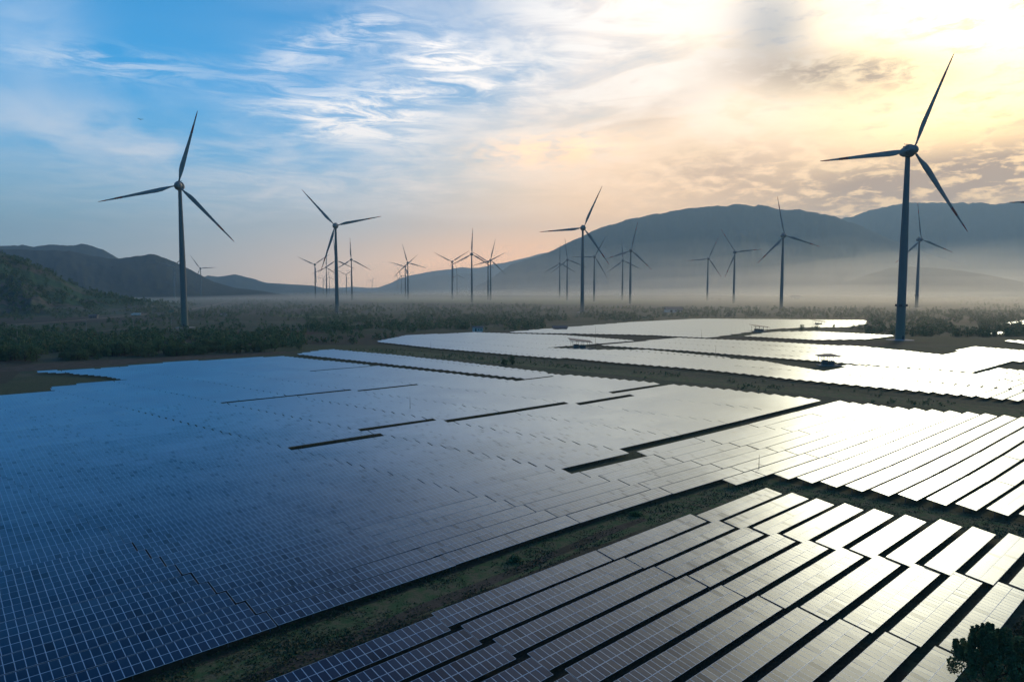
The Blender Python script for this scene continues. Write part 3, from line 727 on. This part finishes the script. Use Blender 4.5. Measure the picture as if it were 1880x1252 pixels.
for i, (hx, hy, by, ang, lab) in enumerate(TURB):
    # ground position straight under the hub, at the distance given by its apparent height
    X, Y = hubpoint(hx, hy, by)
    hgt = HUB
    r_ = ray(hx, hy); zz = H + Y/r_[1]*r_[2]          # height the hub must have at that distance
    sc_ = zz/HUB
    root = link('wind_turbine', None, (), None, (X, Y, 0), (0, 0, math.radians(8)))
    tag(root, lab, 'wind turbine', 'wind turbines across the plain')
    # move along the line of sight so that a full-size turbine fits
    if abs(sc_-1) > .002:
        k = (HUB-H)/(zz-H) if (zz-H) > 5 else 1
        k = min(max(k, .8), 1.25); root.location = (X*k, Y*k, 0)
    link('tower', tower_me, (), root); link('base_slab', base_me, (), root); link('door', door_me, (), root)
    if i in (1, 5): link('lamp_collar', ring_me, (), root)
    n_ = link('nacelle', nac_me, (), root, (0, 0, HUB-.0)); n_.scale = (.86, .95, .86); link('weather_mast', mast_me, (), n_)
    link('hub', hub_me, (), root, (0, 0, HUB)).scale = (.84, .95, .84)
    for j in range(3):
        bl = link('blade', blade_me, (), root, (0, -3.9*u, HUB), (0, math.radians(ang+120*j), 0))
        if i < 12 or i == 32:
            link('red_band', band_me, (), bl); link('red_band', tip_me, (), bl)

# ------------------------------------------------------------------ inverter stations, masts, poles, small things
m_cab = worn('cabinet_paint', (.13,.14,.14), (.09,.10,.10), .8, .7)
m_roof = worn('sheet_roof', (.14,.13,.12), (.09,.085,.08), .6, .6)
m_white = worn('white_paint', (.70,.68,.62), (.55,.53,.48), .7, .6)
m_sign = worn('green_sign', (.03,.20,.12), (.02,.15,.09), 1, .5)
def station(px, py, wdt, rot, lab, hip=True, sc_=1.0):
    p = ground(px, py); root = link('inverter_station', None, (), None, (p[0], p[1], 0), (0, 0, rot)); root.scale = (sc_,)*3
    tag(root, lab, 'inverter station', 'inverter stations among the panels')
    L, W_, Ht = wdt, wdt*.5, 6.4
    b_ = MB(); b_.box((0,0,.25), (L*1.05, W_*1.2, .5)); b_.obj('concrete_pad', [m_conc], root)
    for x in (-.42,-.14,.14,.42):
        for y in (-.45,.45):
            q = MB(); q.tube([(x*L,y*W_,.5),(x*L,y*W_,Ht-.3)], [.11,.11], 8); q.obj('post', [m_steel], root)
    rf = MB()
    if hip:
        e = Ht-.2; hx_, hy_ = L*.56, W_*.75
        rf.v = [(-hx_,-hy_,e),(hx_,-hy_,e),(hx_,hy_,e),(-hx_,hy_,e),(-hx_*.25,0,e+1.3),(hx_*.25,0,e+1.3)]+[(-hx_,-hy_,e-.25),(hx_,-hy_,e-.25),(hx_,hy_,e-.25),(-hx_,hy_,e-.25)]
        rf.f = [(0,1,5,4),(1,2,5),(2,3,4,5),(3,0,4),(6,7,1,0),(7,8,2,1),(8,9,3,2),(9,6,0,3),(9,8,7,6)]; rf.m = [0]*9
    else:
        rf.box((0,0,Ht), (L*1.15,W_*1.4,.18), 0, Matrix.Rotation(math.radians(7),3,'Y')@Matrix.Rotation(math.radians(5),3,'X'))
    rf.obj('roof', [m_roof], root)
    ts_ = MB()
    for y in (-.45,.45):
        for k in range(8):
            x0 = -L*.5+L*k/8; ts_.bar((x0,y*W_,Ht-1.0 if k%2 else Ht-.35), (x0+L/8,y*W_,Ht-.35 if k%2 else Ht-1.0), .09)
        ts_.bar((-L*.5,y*W_,Ht-1.0), (L*.5,y*W_,Ht-1.0), .09)
    ts_.obj('truss', [m_steel], root)
    q = MB(); q.box((-L*.2,0,1.85), (L*.24,2.6,2.7)); q.box((-L*.2,0,3.3), (L*.26,2.9,.2)); q.box((-L*.2,-1.34,1.8), (L*.1,.08,2.0)); q.obj('cabinet', [m_cab], root)
    q = MB(); q.box((L*.12,0,1.6), (L*.3,2.3,2.2)); q.box((L*.12,0,2.8), (L*.32,2.5,.15)); q.tube([(L*.05,0,2.8),(L*.05,0,3.5)], [.25,.15], 8); q.tube([(L*.15,0,2.8),(L*.15,0,3.5)], [.25,.15], 8); q.obj('transformer', [m_cab], root)
    fe = MB()
    for k in range(7): fe.bar((L*.36+k*.8,-W_*.6,0), (L*.36+k*.8,-W_*.6,1.5), .06)
    fe.bar((L*.36,-W_*.6,1.45), (L*.36+4.8,-W_*.6,1.45), .05); fe.bar((L*.36,-W_*.6,.8), (L*.36+4.8,-W_*.6,.8), .05); fe.obj('railing', [m_steel], root)
station(1065,640,15.5,math.radians(6),'open-sided inverter station with flat sloping canopy, left of the three shelters among bright panels',False,.92)
station(1521,671,12.2,math.radians(-4),'inverter station with hipped dark roof on thin posts, nearest shelter in front of bright panels',True,.88)
station(1394,609,17,math.radians(10),'distant inverter station with slanting canopy at the corner of the far panels',False,.9)
station(1503,597,16,math.radians(2),'small far inverter shelter almost lost in the glare, above the dark bushes',False,.8)
def mast_obj(px, py, top, lab):
    p = ground(px, py); d = math.hypot(p[0], p[1]); h = (py-top)/F*p[1]*1.03
    b_ = MB(); b_.tube([(0,0,0),(0,0,h*.6),(0,0,h)], [.09,.06,.03], 8); b_.box((0,0,.15), (.5,.5,.3))
    o = b_.obj('lightning_rod', [m_steel], None, True, (p[0], p[1], 0)); tag(o, lab, 'lightning rod', 'lightning rods among the panels')
mast_obj(1393,871,834,'thin lightning rod at the corner where grass track meets cross path')
mast_obj(1093,640,600,'tall thin lightning rod right of the flat-canopied station')
mast_obj(1288,622,605,'short lightning rod in front of the farthest panel block')
mast_obj(1314,652,634,'lightning rod standing in the middle panel block behind the dark strip')
mast_obj(1512,672,627,'tall lightning rod beside the hip-roofed station')
mast_obj(791,645,628,'lightning rod at the left end of the far panels, beside the grassy verge')
mast_obj(753,757,728,'faint lightning rod among the blue panels left of centre')
def pole(px, py, top, lab):
    p = ground(px, py); h = (py-top)/F*p[1]; b_ = MB(); b_.tube([(0,0,0),(0,0,h)], [.32,.2], 8); b_.bar((-.9,0,h-.7), (.9,0,h-.7), .15)
    for x in (-.8,0,.8): b_.tube([(x,0,h-.6),(x,0,h-.2)], [.08,.06], 6)
    tag(b_.obj('utility_pole', [m_conc], None, False, (p[0], p[1], 0)), lab, 'utility pole', 'utility poles along the farm track')
pole(32,619,596,'leftmost pale concrete utility pole beside the farm track')
pole(158.5,607,588,'pale utility pole between the leftmost pole and the white truck')
pole(244.5,604,584,'slender utility pole directly below the white truck')
pole(315,598,579,'utility pole just left of the large left turbine tower')
# truck
p = ground(250,579.5); root = link('box_truck', None, (), None, (p[0], p[1], .02), (0, 0, math.radians(18)))
tag(root, 'pale box truck driving along the dirt road left of the large turbine', 'truck')
q = MB(); q.box((1.2,0,2.6), (11.5,2.9,3.4)); q.obj('cargo_box', [m_white], root)
q = MB(); q.box((-6.2,0,2.0), (2.6,2.7,2.7), 0, None, .88); q.obj('cab', [m_white], root)
q = MB(); q.box((-7.42,0,2.5), (.1,2.2,.9)); q.obj('windscreen', [m_dark], root)
q = MB(); q.box((0,0,.75), (14,1.4,.35)); q.obj('chassis', [m_dark], root)
for x in (-5.6, 3.6, 5.0):
    for y in (-1.25, 1.25):
        q = MB(); q.tube([(x,y-.2,.55),(x,y+.2,.55)], [.55,.55], 14); q.obj('wheel', [m_dark], root)
# road sign
p = ground(315,577); root = link('road_sign', None, (), None, (p[0], p[1], 0)); tag(root, 'green road sign on posts by the dirt road, left of the large turbine tower', 'road sign')
q = MB(); q.box((0,0,5.2), (9,.2,3.2)); q.obj('sign_panel', [m_sign], root)
for x in (-3, 3):
    q = MB(); q.tube([(x,.2,0),(x,.2,6.4)], [.15,.15], 8); q.obj('post', [m_steel], root)
def hut(px, py, wd, ht, rot, m, lab, name='farm_building', cat='building'):
    p = ground(px, py); root = link(name, None, (), None, (p[0], p[1], 0), (0, 0, rot)); tag(root, lab, cat)
    q = MB(); q.box((0,0,ht/2), (wd,wd*.6,ht)); q.obj('wall', [m], root)
    q = MB(); e = ht; hx_, hy_ = wd*.55, wd*.36
    q.v = [(-hx_,-hy_,e),(hx_,-hy_,e),(hx_,hy_,e),(-hx_,hy_,e),(-hx_,0,e+wd*.16),(hx_,0,e+wd*.16)]; q.f = [(0,1,5,4),(2,3,4,5),(1,2,5),(3,0,4),(3,2,1,0)]; q.m = [0]*5; q.obj('roof', [m_roof], root)
    q = MB(); q.box((-wd*.2,-wd*.303,ht*.45), (wd*.14,.08,ht*.8)); q.obj('door', [m_dark], root)
    for x in (.08,.32):
        q = MB(); q.box((wd*x,-wd*.303,ht*.55), (wd*.12,.08,ht*.35)); q.obj('window', [m_dark], root)
hut(172,584,11,3.6,.2,m_cab,'grey blue farm hut among bushes above the dirt road at left')
hut(877,609,10,4.0,.1,m_white,'small white hut at the top edge of the far left panels')
hut(412,580,10,2.6,.1,m_white,'low pale shed in the scrub right of the large left turbine')
hut(1236,573,30,5,.05,m_white,'long pale farm building between trees before the misty fields')
hut(1028,606,14,2.2,.05,m_cab,'low long shed at the edge of the far panels right of the white hut')
hut(1655,542,60,10,.0,m_white,'pale village house in mist behind the largest tower')
hut(1635,541,45,9,.3,m_white,'pale village house in mist just left of the largest tower')
hut(1460,548,40,8,.1,m_white,'pale village building in mist right of the peak-front turbine')
# bird
bm_ = MB(); bm_.tube([(0,-.5,0),(0,-.2,.02),(0,.2,.02),(0,.6,0)], [.03,.14,.12,.03], 8)
bm_.v += [(0,-.2,.05),(0,.2,.05),(1.1,.15,.35),(-1.1,.15,.35),(.6,-.15,.3),(-.6,-.15,.3)]; k = len(bm_.v)-6; bm_.f += [(k,k+1,k+2,k+4),(k+1,k,k+5,k+3)]; bm_.m += [0,0]
r_ = ray(258,220); dd = 260
tag(bm_.obj('bird', [m_dark], None, False, (r_[0]*dd, r_[1]*dd, H+r_[2]*dd), (0,0,.6)), 'tiny dark bird flying in the blue sky above the large left turbine', 'bird')

# ------------------------------------------------------------------ vegetation
def leafcloud(centres, radii, n, size, r, flat=.8):
    """n leaf quads spread through blobs; returns quads (n,4,3)"""
    k = r.integers(0, len(centres), n); c_ = centres[k]; rad = radii[k]
    d = r.normal(size=(n, 3)); d /= np.linalg.norm(d, axis=1)[:, None]
    rr_ = rad*(.45+.55*r.random(n)**.5); p = c_+d*rr_[:, None]*np.array([1,1,flat])
    a = r.normal(size=(n, 3)); a /= np.linalg.norm(a, axis=1)[:, None]; b_ = np.cross(a, r.normal(size=(n, 3))); b_ /= np.linalg.norm(b_, axis=1)[:, None]
    s_ = (size*(.6+.8*r.random(n)))[:, None]
    return np.stack([p-a*s_*.9, p+b_*s_*.45, p+a*s_*.9, p-b_*s_*.45], 1)
def crown(r, hgt, wid, blobs, n, size, trunk=.3):
    c_ = []; rad = []
    for i in range(blobs):
        a = r.random()*2*math.pi; q = r.random()**.6; z = r.random()
        ww = wid*(1-.55*abs(z-.35)*1.3)
        c_.append((math.cos(a)*q*ww*.62, math.sin(a)*q*ww*.62, hgt*(trunk+(1-trunk)*.85*z))); rad.append(wid*(.20+.18*r.random()))
    return leafcloud(np.array(c_), np.array(rad), n, size, r)
tree_me = []; trunk_me = []
kinds = [(6.5,3.0,16,520,.34,.22),(5.0,3.2,14,460,.34,.15),(8.0,3.6,20,640,.38,.25),(4.0,2.9,12,400,.3,.08),(7.0,2.4,14,460,.32,.3),(3.2,3.4,12,380,.3,.05)]
for i, (h_, w_, bl, n, sz, trk) in enumerate(kinds):
    r = np.random.default_rng(100+i); Q_ = crown(r, h_, w_, bl, n, sz, trk)
    tree_me.append(quadmesh('crown', Q_, [m_leaf], r.random(n)*.5))
    b_ = MB(); b_.tube([(0,0,-.1),(.1,.05,h_*.25),(.05,-.1,h_*.5),(0,0,h_*.75)], [.22,.17,.12,.05], 7)
    for k in range(4):
        a = k*1.7+i; b_.tube([(.07,0,h_*(.2+.08*k)),(math.cos(a)*w_*.5,math.sin(a)*w_*.5,h_*(.42+.1*k))], [.09,.03], 5)
    trunk_me.append(b_.mesh('trunk', [m_bark]))
small = []
for i in range(5):
    r = np.random.default_rng(200+i); small.append(crown(r, [4.5,3.5,6.5,3.0,5.5][i], [3.4,3.2,3.6,3.8,3.0][i], 10, 46, .78, -.05))
def dens(x, y):
    """how thick the scrub is at a photo position"""
    d = 0.0
    if y < 541: return 0
    if x < 560:
        if 610 < y < 664 and y < 668-.045*x: d = 1.15
        elif 583 < y <= 612: d = .22
        elif 545 < y <= 583: d = .95
    elif x < 1000:
        if 560 < y < 606: d = 1.7 if y > 564 else 1.0
        elif 606 <= y < 632: d = .32 if x < 800 else .0
        elif 536 < y < 546: d = .8
        if 540 < y < 546: d = .7
    else:
        lim = 590 if x < 1200 else 584
        if 565+ (x-1000)*.002 < y < lim: d = 1.9
        elif 540 <= y < 546: d = .7
        if x > 1590 and 584 < y < 618: d = 1.3
        if x > 1640 and 548 < y < 570: d = .35
        if 1200 < x < 1640 and 546 < y < 552: d = .3
    return d
roadpx = [(-60,600),(0,597),(120,590),(244,579),(350,568),(392,560),(420,553)]
trk2 = [(-40,629),(30,623),(90,615),(150,611),(215,605),(300,601),(380,608),(560,607)]
spots = []
r = np.random.default_rng(5)
tries = 0
while len(spots) < 11500 and tries < 200000:
    tries += 1
    x = r.uniform(-120, 2000); y = 541+(668-541)*r.random()**1.15
    nn = float(fbm(x*.022, y*.14, 4)); d = dens(x, y)*np.clip((nn-.35)*7.0, .05, 1)
    if r.random() > d: continue
    if abs(np.interp(x, [q[0] for q in roadpx], [q[1] for q in roadpx])-y) < 4 and x < 425: continue
    if abs(np.interp(x, [q[0] for q in trk2], [q[1] for q in trk2])-y) < 2.5 and x < 560: continue
    p = ground(x, y); s_, t_ = toST(p)
    if in_field(s_/S, t_/S) or in_field(s_/S+3, t_/S) or in_field(s_/S-4, t_/S-3) or in_field(s_/S-9, t_/S): continue
    spots.append((x, y, p[0], p[1]))
spots.sort(key=lambda q: math.hypot(q[2], q[3]))
groups = {}
KW = ['rounded mid-sized','short rounded','tall broad','low squat','slender upright','low spreading']
def region(x, y, k):
    if y > 640: z = 'behind the field edge'
    elif y > 622: z = 'in thick scrub'
    elif y > 609: z = 'near the farm track'
    else: z = 'beyond the farm track'
    for lim, c_ in ((22,'at the left edge'),(45,'below the leftmost pole'),(75,'just right of the leftmost pole'),(105,'midway between the left poles'),(140,'left of the second pole'),(175,'below the second pole'),(200,'right of the second pole'),(232,'above the grass tongue tip'),(262,'below the white truck'),(300,'left of the road sign'),(328,'left of the large turbine'),(358,'below the large turbine'),(400,'just right of the large turbine'),(450,'well right of the large turbine'),(520,'halfway to the lone tree'),(600,'left of the lone tree')):
        if x < lim: break
    if x < 600: pass
    else: c_ = 'behind the centre panels' if x < 1600 else 'by the largest tower'
    return f'{KW[k]} dark tree {z}, {c_}'
NI = 280
for i, (x, y, X, Y) in enumerate(spots[:NI]):
    k = int(r.integers(0, 6)); root = link('scrub_tree', None, (), None, (X, Y, 0), (0, 0, r.random()*6.28)); s_ = r.uniform(.65, 1.25); root.scale = (s_*r.uniform(.9,1.25), s_*r.uniform(.9,1.25), s_)
    tag(root, region(x, y, k), 'tree', 'trees of the scrub behind the field')
    link('crown', tree_me[k], (), root); link('trunk', trunk_me[k], (), root)
def merged(name, pts, lab, scale=(.7, 1.4), seed=1):
    r = np.random.default_rng(seed); QQ = []; RR = []
    for (X, Y, Z) in pts:
        q = small[int(r.integers(0, 5))]; a = r.random()*6.28; s_ = r.uniform(*scale)
        M = np.array([[math.cos(a),-math.sin(a),0],[math.sin(a),math.cos(a),0],[0,0,1]])*s_
        QQ.append(q@M.T+np.array([X, Y, Z])); RR.append(np.clip(r.random()*.75+r.random(len(q))*.25, 0, 1))
    QQ = np.concatenate(QQ); return tag(link(name, quadmesh(name, QQ, [m_leaf], np.concatenate(RR))), lab, 'scrub', None, 'stuff')
merged('scrub', [(X, Y, 0) for x, y, X, Y in spots[NI:]], 'low dark scrub and trees massed across the plain behind the panels', (.6, 1.45), 3)
pts = []
rp = [(149,262),(160,215),(164,165),(169,120),(172,80),(175,40),(175,0)]
for i in range(900):
    t_ = r.uniform(0, 262); s_ = np.interp(t_, [q[1] for q in rp[::-1]], [q[0] for q in rp[::-1]]) + r.normal(0, 4.2)
    if fbm(s_*.12, t_*.10, 3) < .42 or in_field(s_-.8, t_-.4) or in_field(s_+1.2, t_): continue
    p = U(s_, t_); pts.append((p[0], p[1], 0))
merged('roadside_scrub', pts, 'low weeds and small bushes along the service road beyond the blue field', (.10, .34), 8)
# far tree belts where the plain meets the hills
pts = []
for i in range(1500):
    x = r.uniform(-60, 1960); y = r.uniform(534.5, 542.5); p = ground(x, y); pts.append((p[0], p[1], 0))
merged('far_tree_belt', pts, 'far hazy tree belts where the plain meets the hills', (1.6, 3.6), 4)
# bushes on the near left hill
hv = HILLS['hill13']; pts = []
for i in range(2600):
    a = int(r.integers(60, 219)); b2 = int(r.integers(1, 36)); v = hv[a, b2]
    if fbm(a*.09, b2*.22, 3) > .40: pts.append((v[0]+r.uniform(-6,6), v[1]+r.uniform(-6,6), v[2]-.6))
merged('hillside_scrub', pts, 'green scrub covering the slope of the near left hill', (.8, 1.9), 6)
# single bushes that stand out
def bush(px, py, h_, w_, lab, n=700, seed=0, trunk=.08):
    p = ground(px, py); r = np.random.default_rng(300+seed); root = link('bush', None, (), None, (p[0], p[1], 0)); tag(root, lab, 'bush')
    link('crown', quadmesh('crown', crown(r, h_, w_, 16, n, .3, trunk), [m_leaf], r.random(n)*.6), (), root)
    b_ = MB(); b_.tube([(0,0,-.1),(.1,0,h_*.4),(0,.1,h_*.7)], [.16,.1,.05], 6)
    for k in range(5): b_.tube([(0,0,.2),(math.cos(k*1.3)*w_*.5,math.sin(k*1.3)*w_*.5,h_*.6)], [.07,.03], 5)
    b_.obj('stem', [m_bark], root)
bush(940,669,5.6,2.6,'dark pointed bush at the edge of the road, beside the top of the blue panels',900,1)
bush(925,670,3.2,2.4,'low dark bush close left of the pointed bush by the road',700,2)
bush(1471,606,6.0,5.2,'round dark bush silhouetted against the farthest bright panels',900,3)
bush(1500,604,4.5,7,'spreading low dark bush right of the round one before bright panels',900,4)
bush(1565,605,7.5,5.0,'tall dark bush at the right end of the farthest bright panels',900,5)
bush(1578,606,6.0,5.0,'dark bush overlapping the tall one at the end of bright panels',900,6)
bush(1531,602,4.0,3.0,'small dark bush between the two dark clumps before bright panels',500,7)
bush(608,629,9.0,4.6,'lone rounded tree above the upper left corner of the panels',900,8,.25)
bush(943,1030,.6,1.4,'low dark tussock on the grass track between the near blocks',900,9)
bush(1168,946,.6,1.5,'low brownish tussock further up the grass track',600,10)
bush(1840,598,9,5,'dark reddish tree right of the largest turbine, near the edge',800,11,.2)
# foreground tree, lower right
p = ground(1818,1342); hgt = 9.5; r = np.random.default_rng(77)
root = link('broadleaf_tree', None, (), None, (p[0], p[1], 0)); tag(root, 'dark green broadleaf tree rising at the lower right corner before the panels', 'tree')
cs = []; rad = []
for i in range(95):
    a = r.random()*2*math.pi; ph = math.acos(1-1.5*r.random()); q = .35+.65*r.random()**.5
    cs.append((math.sin(ph)*math.cos(a)*3.4*q, math.sin(ph)*math.sin(a)*3.4*q, 5.9+math.cos(ph)*3.3*q)); rad.append(.45+.35*r.random())
for i in range(16):
    pass
for i in range(70):
    a = r.random()*2*math.pi; q = r.uniform(.5,3.5); z = 9.4-q*q*.28+r.uniform(-.5,.3); x_, y_ = math.cos(a)*q, math.sin(a)*q
    for d_, rr0 in ((-.3,.42),(.15,.30),(.5,.2),(.75,.12)): cs.append((x_*(1+.06*d_), y_*(1+.06*d_), z+d_)); rad.append(rr0)
n = 34000; Q_ = leafcloud(np.array(cs), np.array(rad), n, .14, r, 1.0)
link('crown', quadmesh('crown', Q_, [m_leaf], r.random(n)*.7), (), root)
b_ = MB(); b_.tube([(0,0,-.1),(.1,0,2),(0,.1,4),(.1,0,6.5)], [.28,.22,.17,.08], 10)
for k in range(12):
    a = k*2.4; b_.tube([(.05,0,2.2+.3*k),(math.cos(a)*1.4,math.sin(a)*1.4,3.6+.3*k),(math.cos(a)*2.6,math.sin(a)*2.6,4.6+.32*k)], [.1,.07,.03], 6)
b_.obj('trunk', [m_bark], root)
for k, (px, py, h_, w_, lab) in enumerate([(1905,1290,5.0,3.0,'bluish green shrub right of the foreground tree, at the frame corner'),(1885,1215,2.6,2.2,'low shrub at the right edge above the foreground tree'),(1900,1170,2.0,2.0,'low brownish shrub at the right edge beside the last panel row')]):
    bush(px, py, h_, w_, lab, 2200, 20+k)
# grass on the tracks
r = np.random.default_rng(9); gq = []; gr = []
def grassat(n, x0, x1, y0, y1, hgt):
    X = r.uniform(x0, x1, n); Yv = r.uniform(y0, y1, n); out_ = []
    for x, y in zip(X, Yv):
        p = ground(x, y); s_, t_ = toST(p); s_ /= S; t_ /= S
        if in_field(s_, t_-.4) : continue
        out_.append((p[0], p[1]))
    return np.array(out_)
P_ = [grassat(52000, 200, 1420, 868, 1260, .3), grassat(9000, 1380, 1900, 868, 990, .3), grassat(1500, 1800, 1900, 1080, 1252, .3)]
P_ = np.concatenate(P_); P_ = np.repeat(P_, 2, 0)+r.normal(0, .25, (len(P_)*2, 2)); n = len(P_)
ff = fbm(P_[:,0]*.22, P_[:,1]*.22, 4); keep = ff > .28+.24*r.random(n); P_ = P_[keep]; ff = ff[keep]; n = len(P_)
hh = .06+.20*r.random(n)*np.clip((ff-.35)*3, .3, 1.3); a = r.random(n)*6.28; wdt_ = .06+.09*r.random(n); lean = r.normal(0, .12, (n, 2))
base_ = np.stack([P_[:,0], P_[:,1], np.zeros(n)], 1); dx_ = np.stack([np.cos(a)*wdt_, np.sin(a)*wdt_, np.zeros(n)], 1); tp = base_+np.stack([lean[:,0], lean[:,1], hh], 1)
Q_ = np.stack([base_-dx_, base_+dx_, tp+dx_*.5, tp-dx_*.5], 1)
tag(link('track_grass', quadmesh('track_grass', Q_, [m_grass], np.clip(ff*1.1-.1+r.normal(0,.18,n), 0, .999))), 'rough green and dry grass growing on the track between the panel blocks', 'grass', None, 'stuff')

# ------------------------------------------------------------------ air
def volume(name, dens_, col_, aniso):
    m = bpy.data.materials.new(name); m.use_nodes = True; t = m.node_tree; t.nodes.clear()
    o = t.nodes.new('ShaderNodeOutputMaterial'); v = t.nodes.new('ShaderNodeVolumePrincipled')
    v.inputs['Color'].default_value = (*col_, 1); v.inputs['Density'].default_value = dens_; v.inputs['Anisotropy'].default_value = aniso
    t.links.new(v.outputs[0], o.inputs['Volume']); return m
m_haze = volume('haze_air', 7.2e-5, (.55,.82,1.0), .3)
b_ = MB(); b_.box((0, 7200, 850), (35000, 21400, 1702)); tag(b_.obj('haze', [m_haze]), kind='stuff')
def mist(name, cx, cy, az_, lx, ly, lz, dens_, seed):
    nu, nv = 48, 14; v = []; f = []
    for j in range(nv+1):
        ph = math.pi*j/nv-math.pi/2
        for i in range(nu):
            a_ = 2*math.pi*i/nu; k = 1+.25*(float(fbm(math.cos(a_)*1.5+seed, math.sin(a_)*1.5+seed, 3))-.5)*2
            x = math.cos(a_)*math.cos(ph)*lx*k; y = math.sin(a_)*math.cos(ph)*ly*k; z = math.sin(ph)*lz*(1+.5*(float(fbm(x*.0016+seed, y*.0016, 4))-.5)*2)
            z = max(z, -.6*0+.4) if z > 0 else .4
            v.append((cx+x*math.cos(az_)+y*math.sin(az_), cy-x*math.sin(az_)+y*math.cos(az_), z))
    for j in range(nv//2, nv):
        for i in range(nu):
            i2 = (i+1) % nu; f.append((j*nu+i, j*nu+i2, (j+1)*nu+i2, (j+1)*nu+i))
    f.append(tuple(reversed([nv//2*nu+i for i in range(nu)])))
    me = bpy.data.meshes.new(name); me.from_pydata(v, [], f); me.materials.append(volume(name+str(seed), dens_, (1.0,.96,.88), .72)); me.update()
    tag(link(name, me), ['thin topmost veil of mist before the mountains','high pale mist layer before the mountains','middle mist layer along the mountain foot','dense mist layer along the mountain foot','low mist layer over the far fields','lowest ground mist hugging the far fields','thin ground haze over the plain around the middle distance turbines','faint low haze over the scrub behind the solar field'][seed-1], 'mist', None, 'stuff')
for k, (cx, cy, lx, ly, lz, dn_) in enumerate([(2400,5300,4700,1350,430,.7e-4),(2500,5200,4300,1200,340,.9e-4),(2600,5100,3900,1100,265,1.2e-4),(2750,5000,3500,1000,200,1.4e-4),(2600,4700,3500,1000,140,1.6e-4),(2300,4400,3200,1000,85,1.8e-4),(1300,2700,2900,1400,50,2.0e-4),(300,1750,2300,1150,30,2.8e-4)]):
    mist('mist_bank', cx, cy, math.radians(10+2*(k % 4)), lx, ly, lz, dn_, k+1)
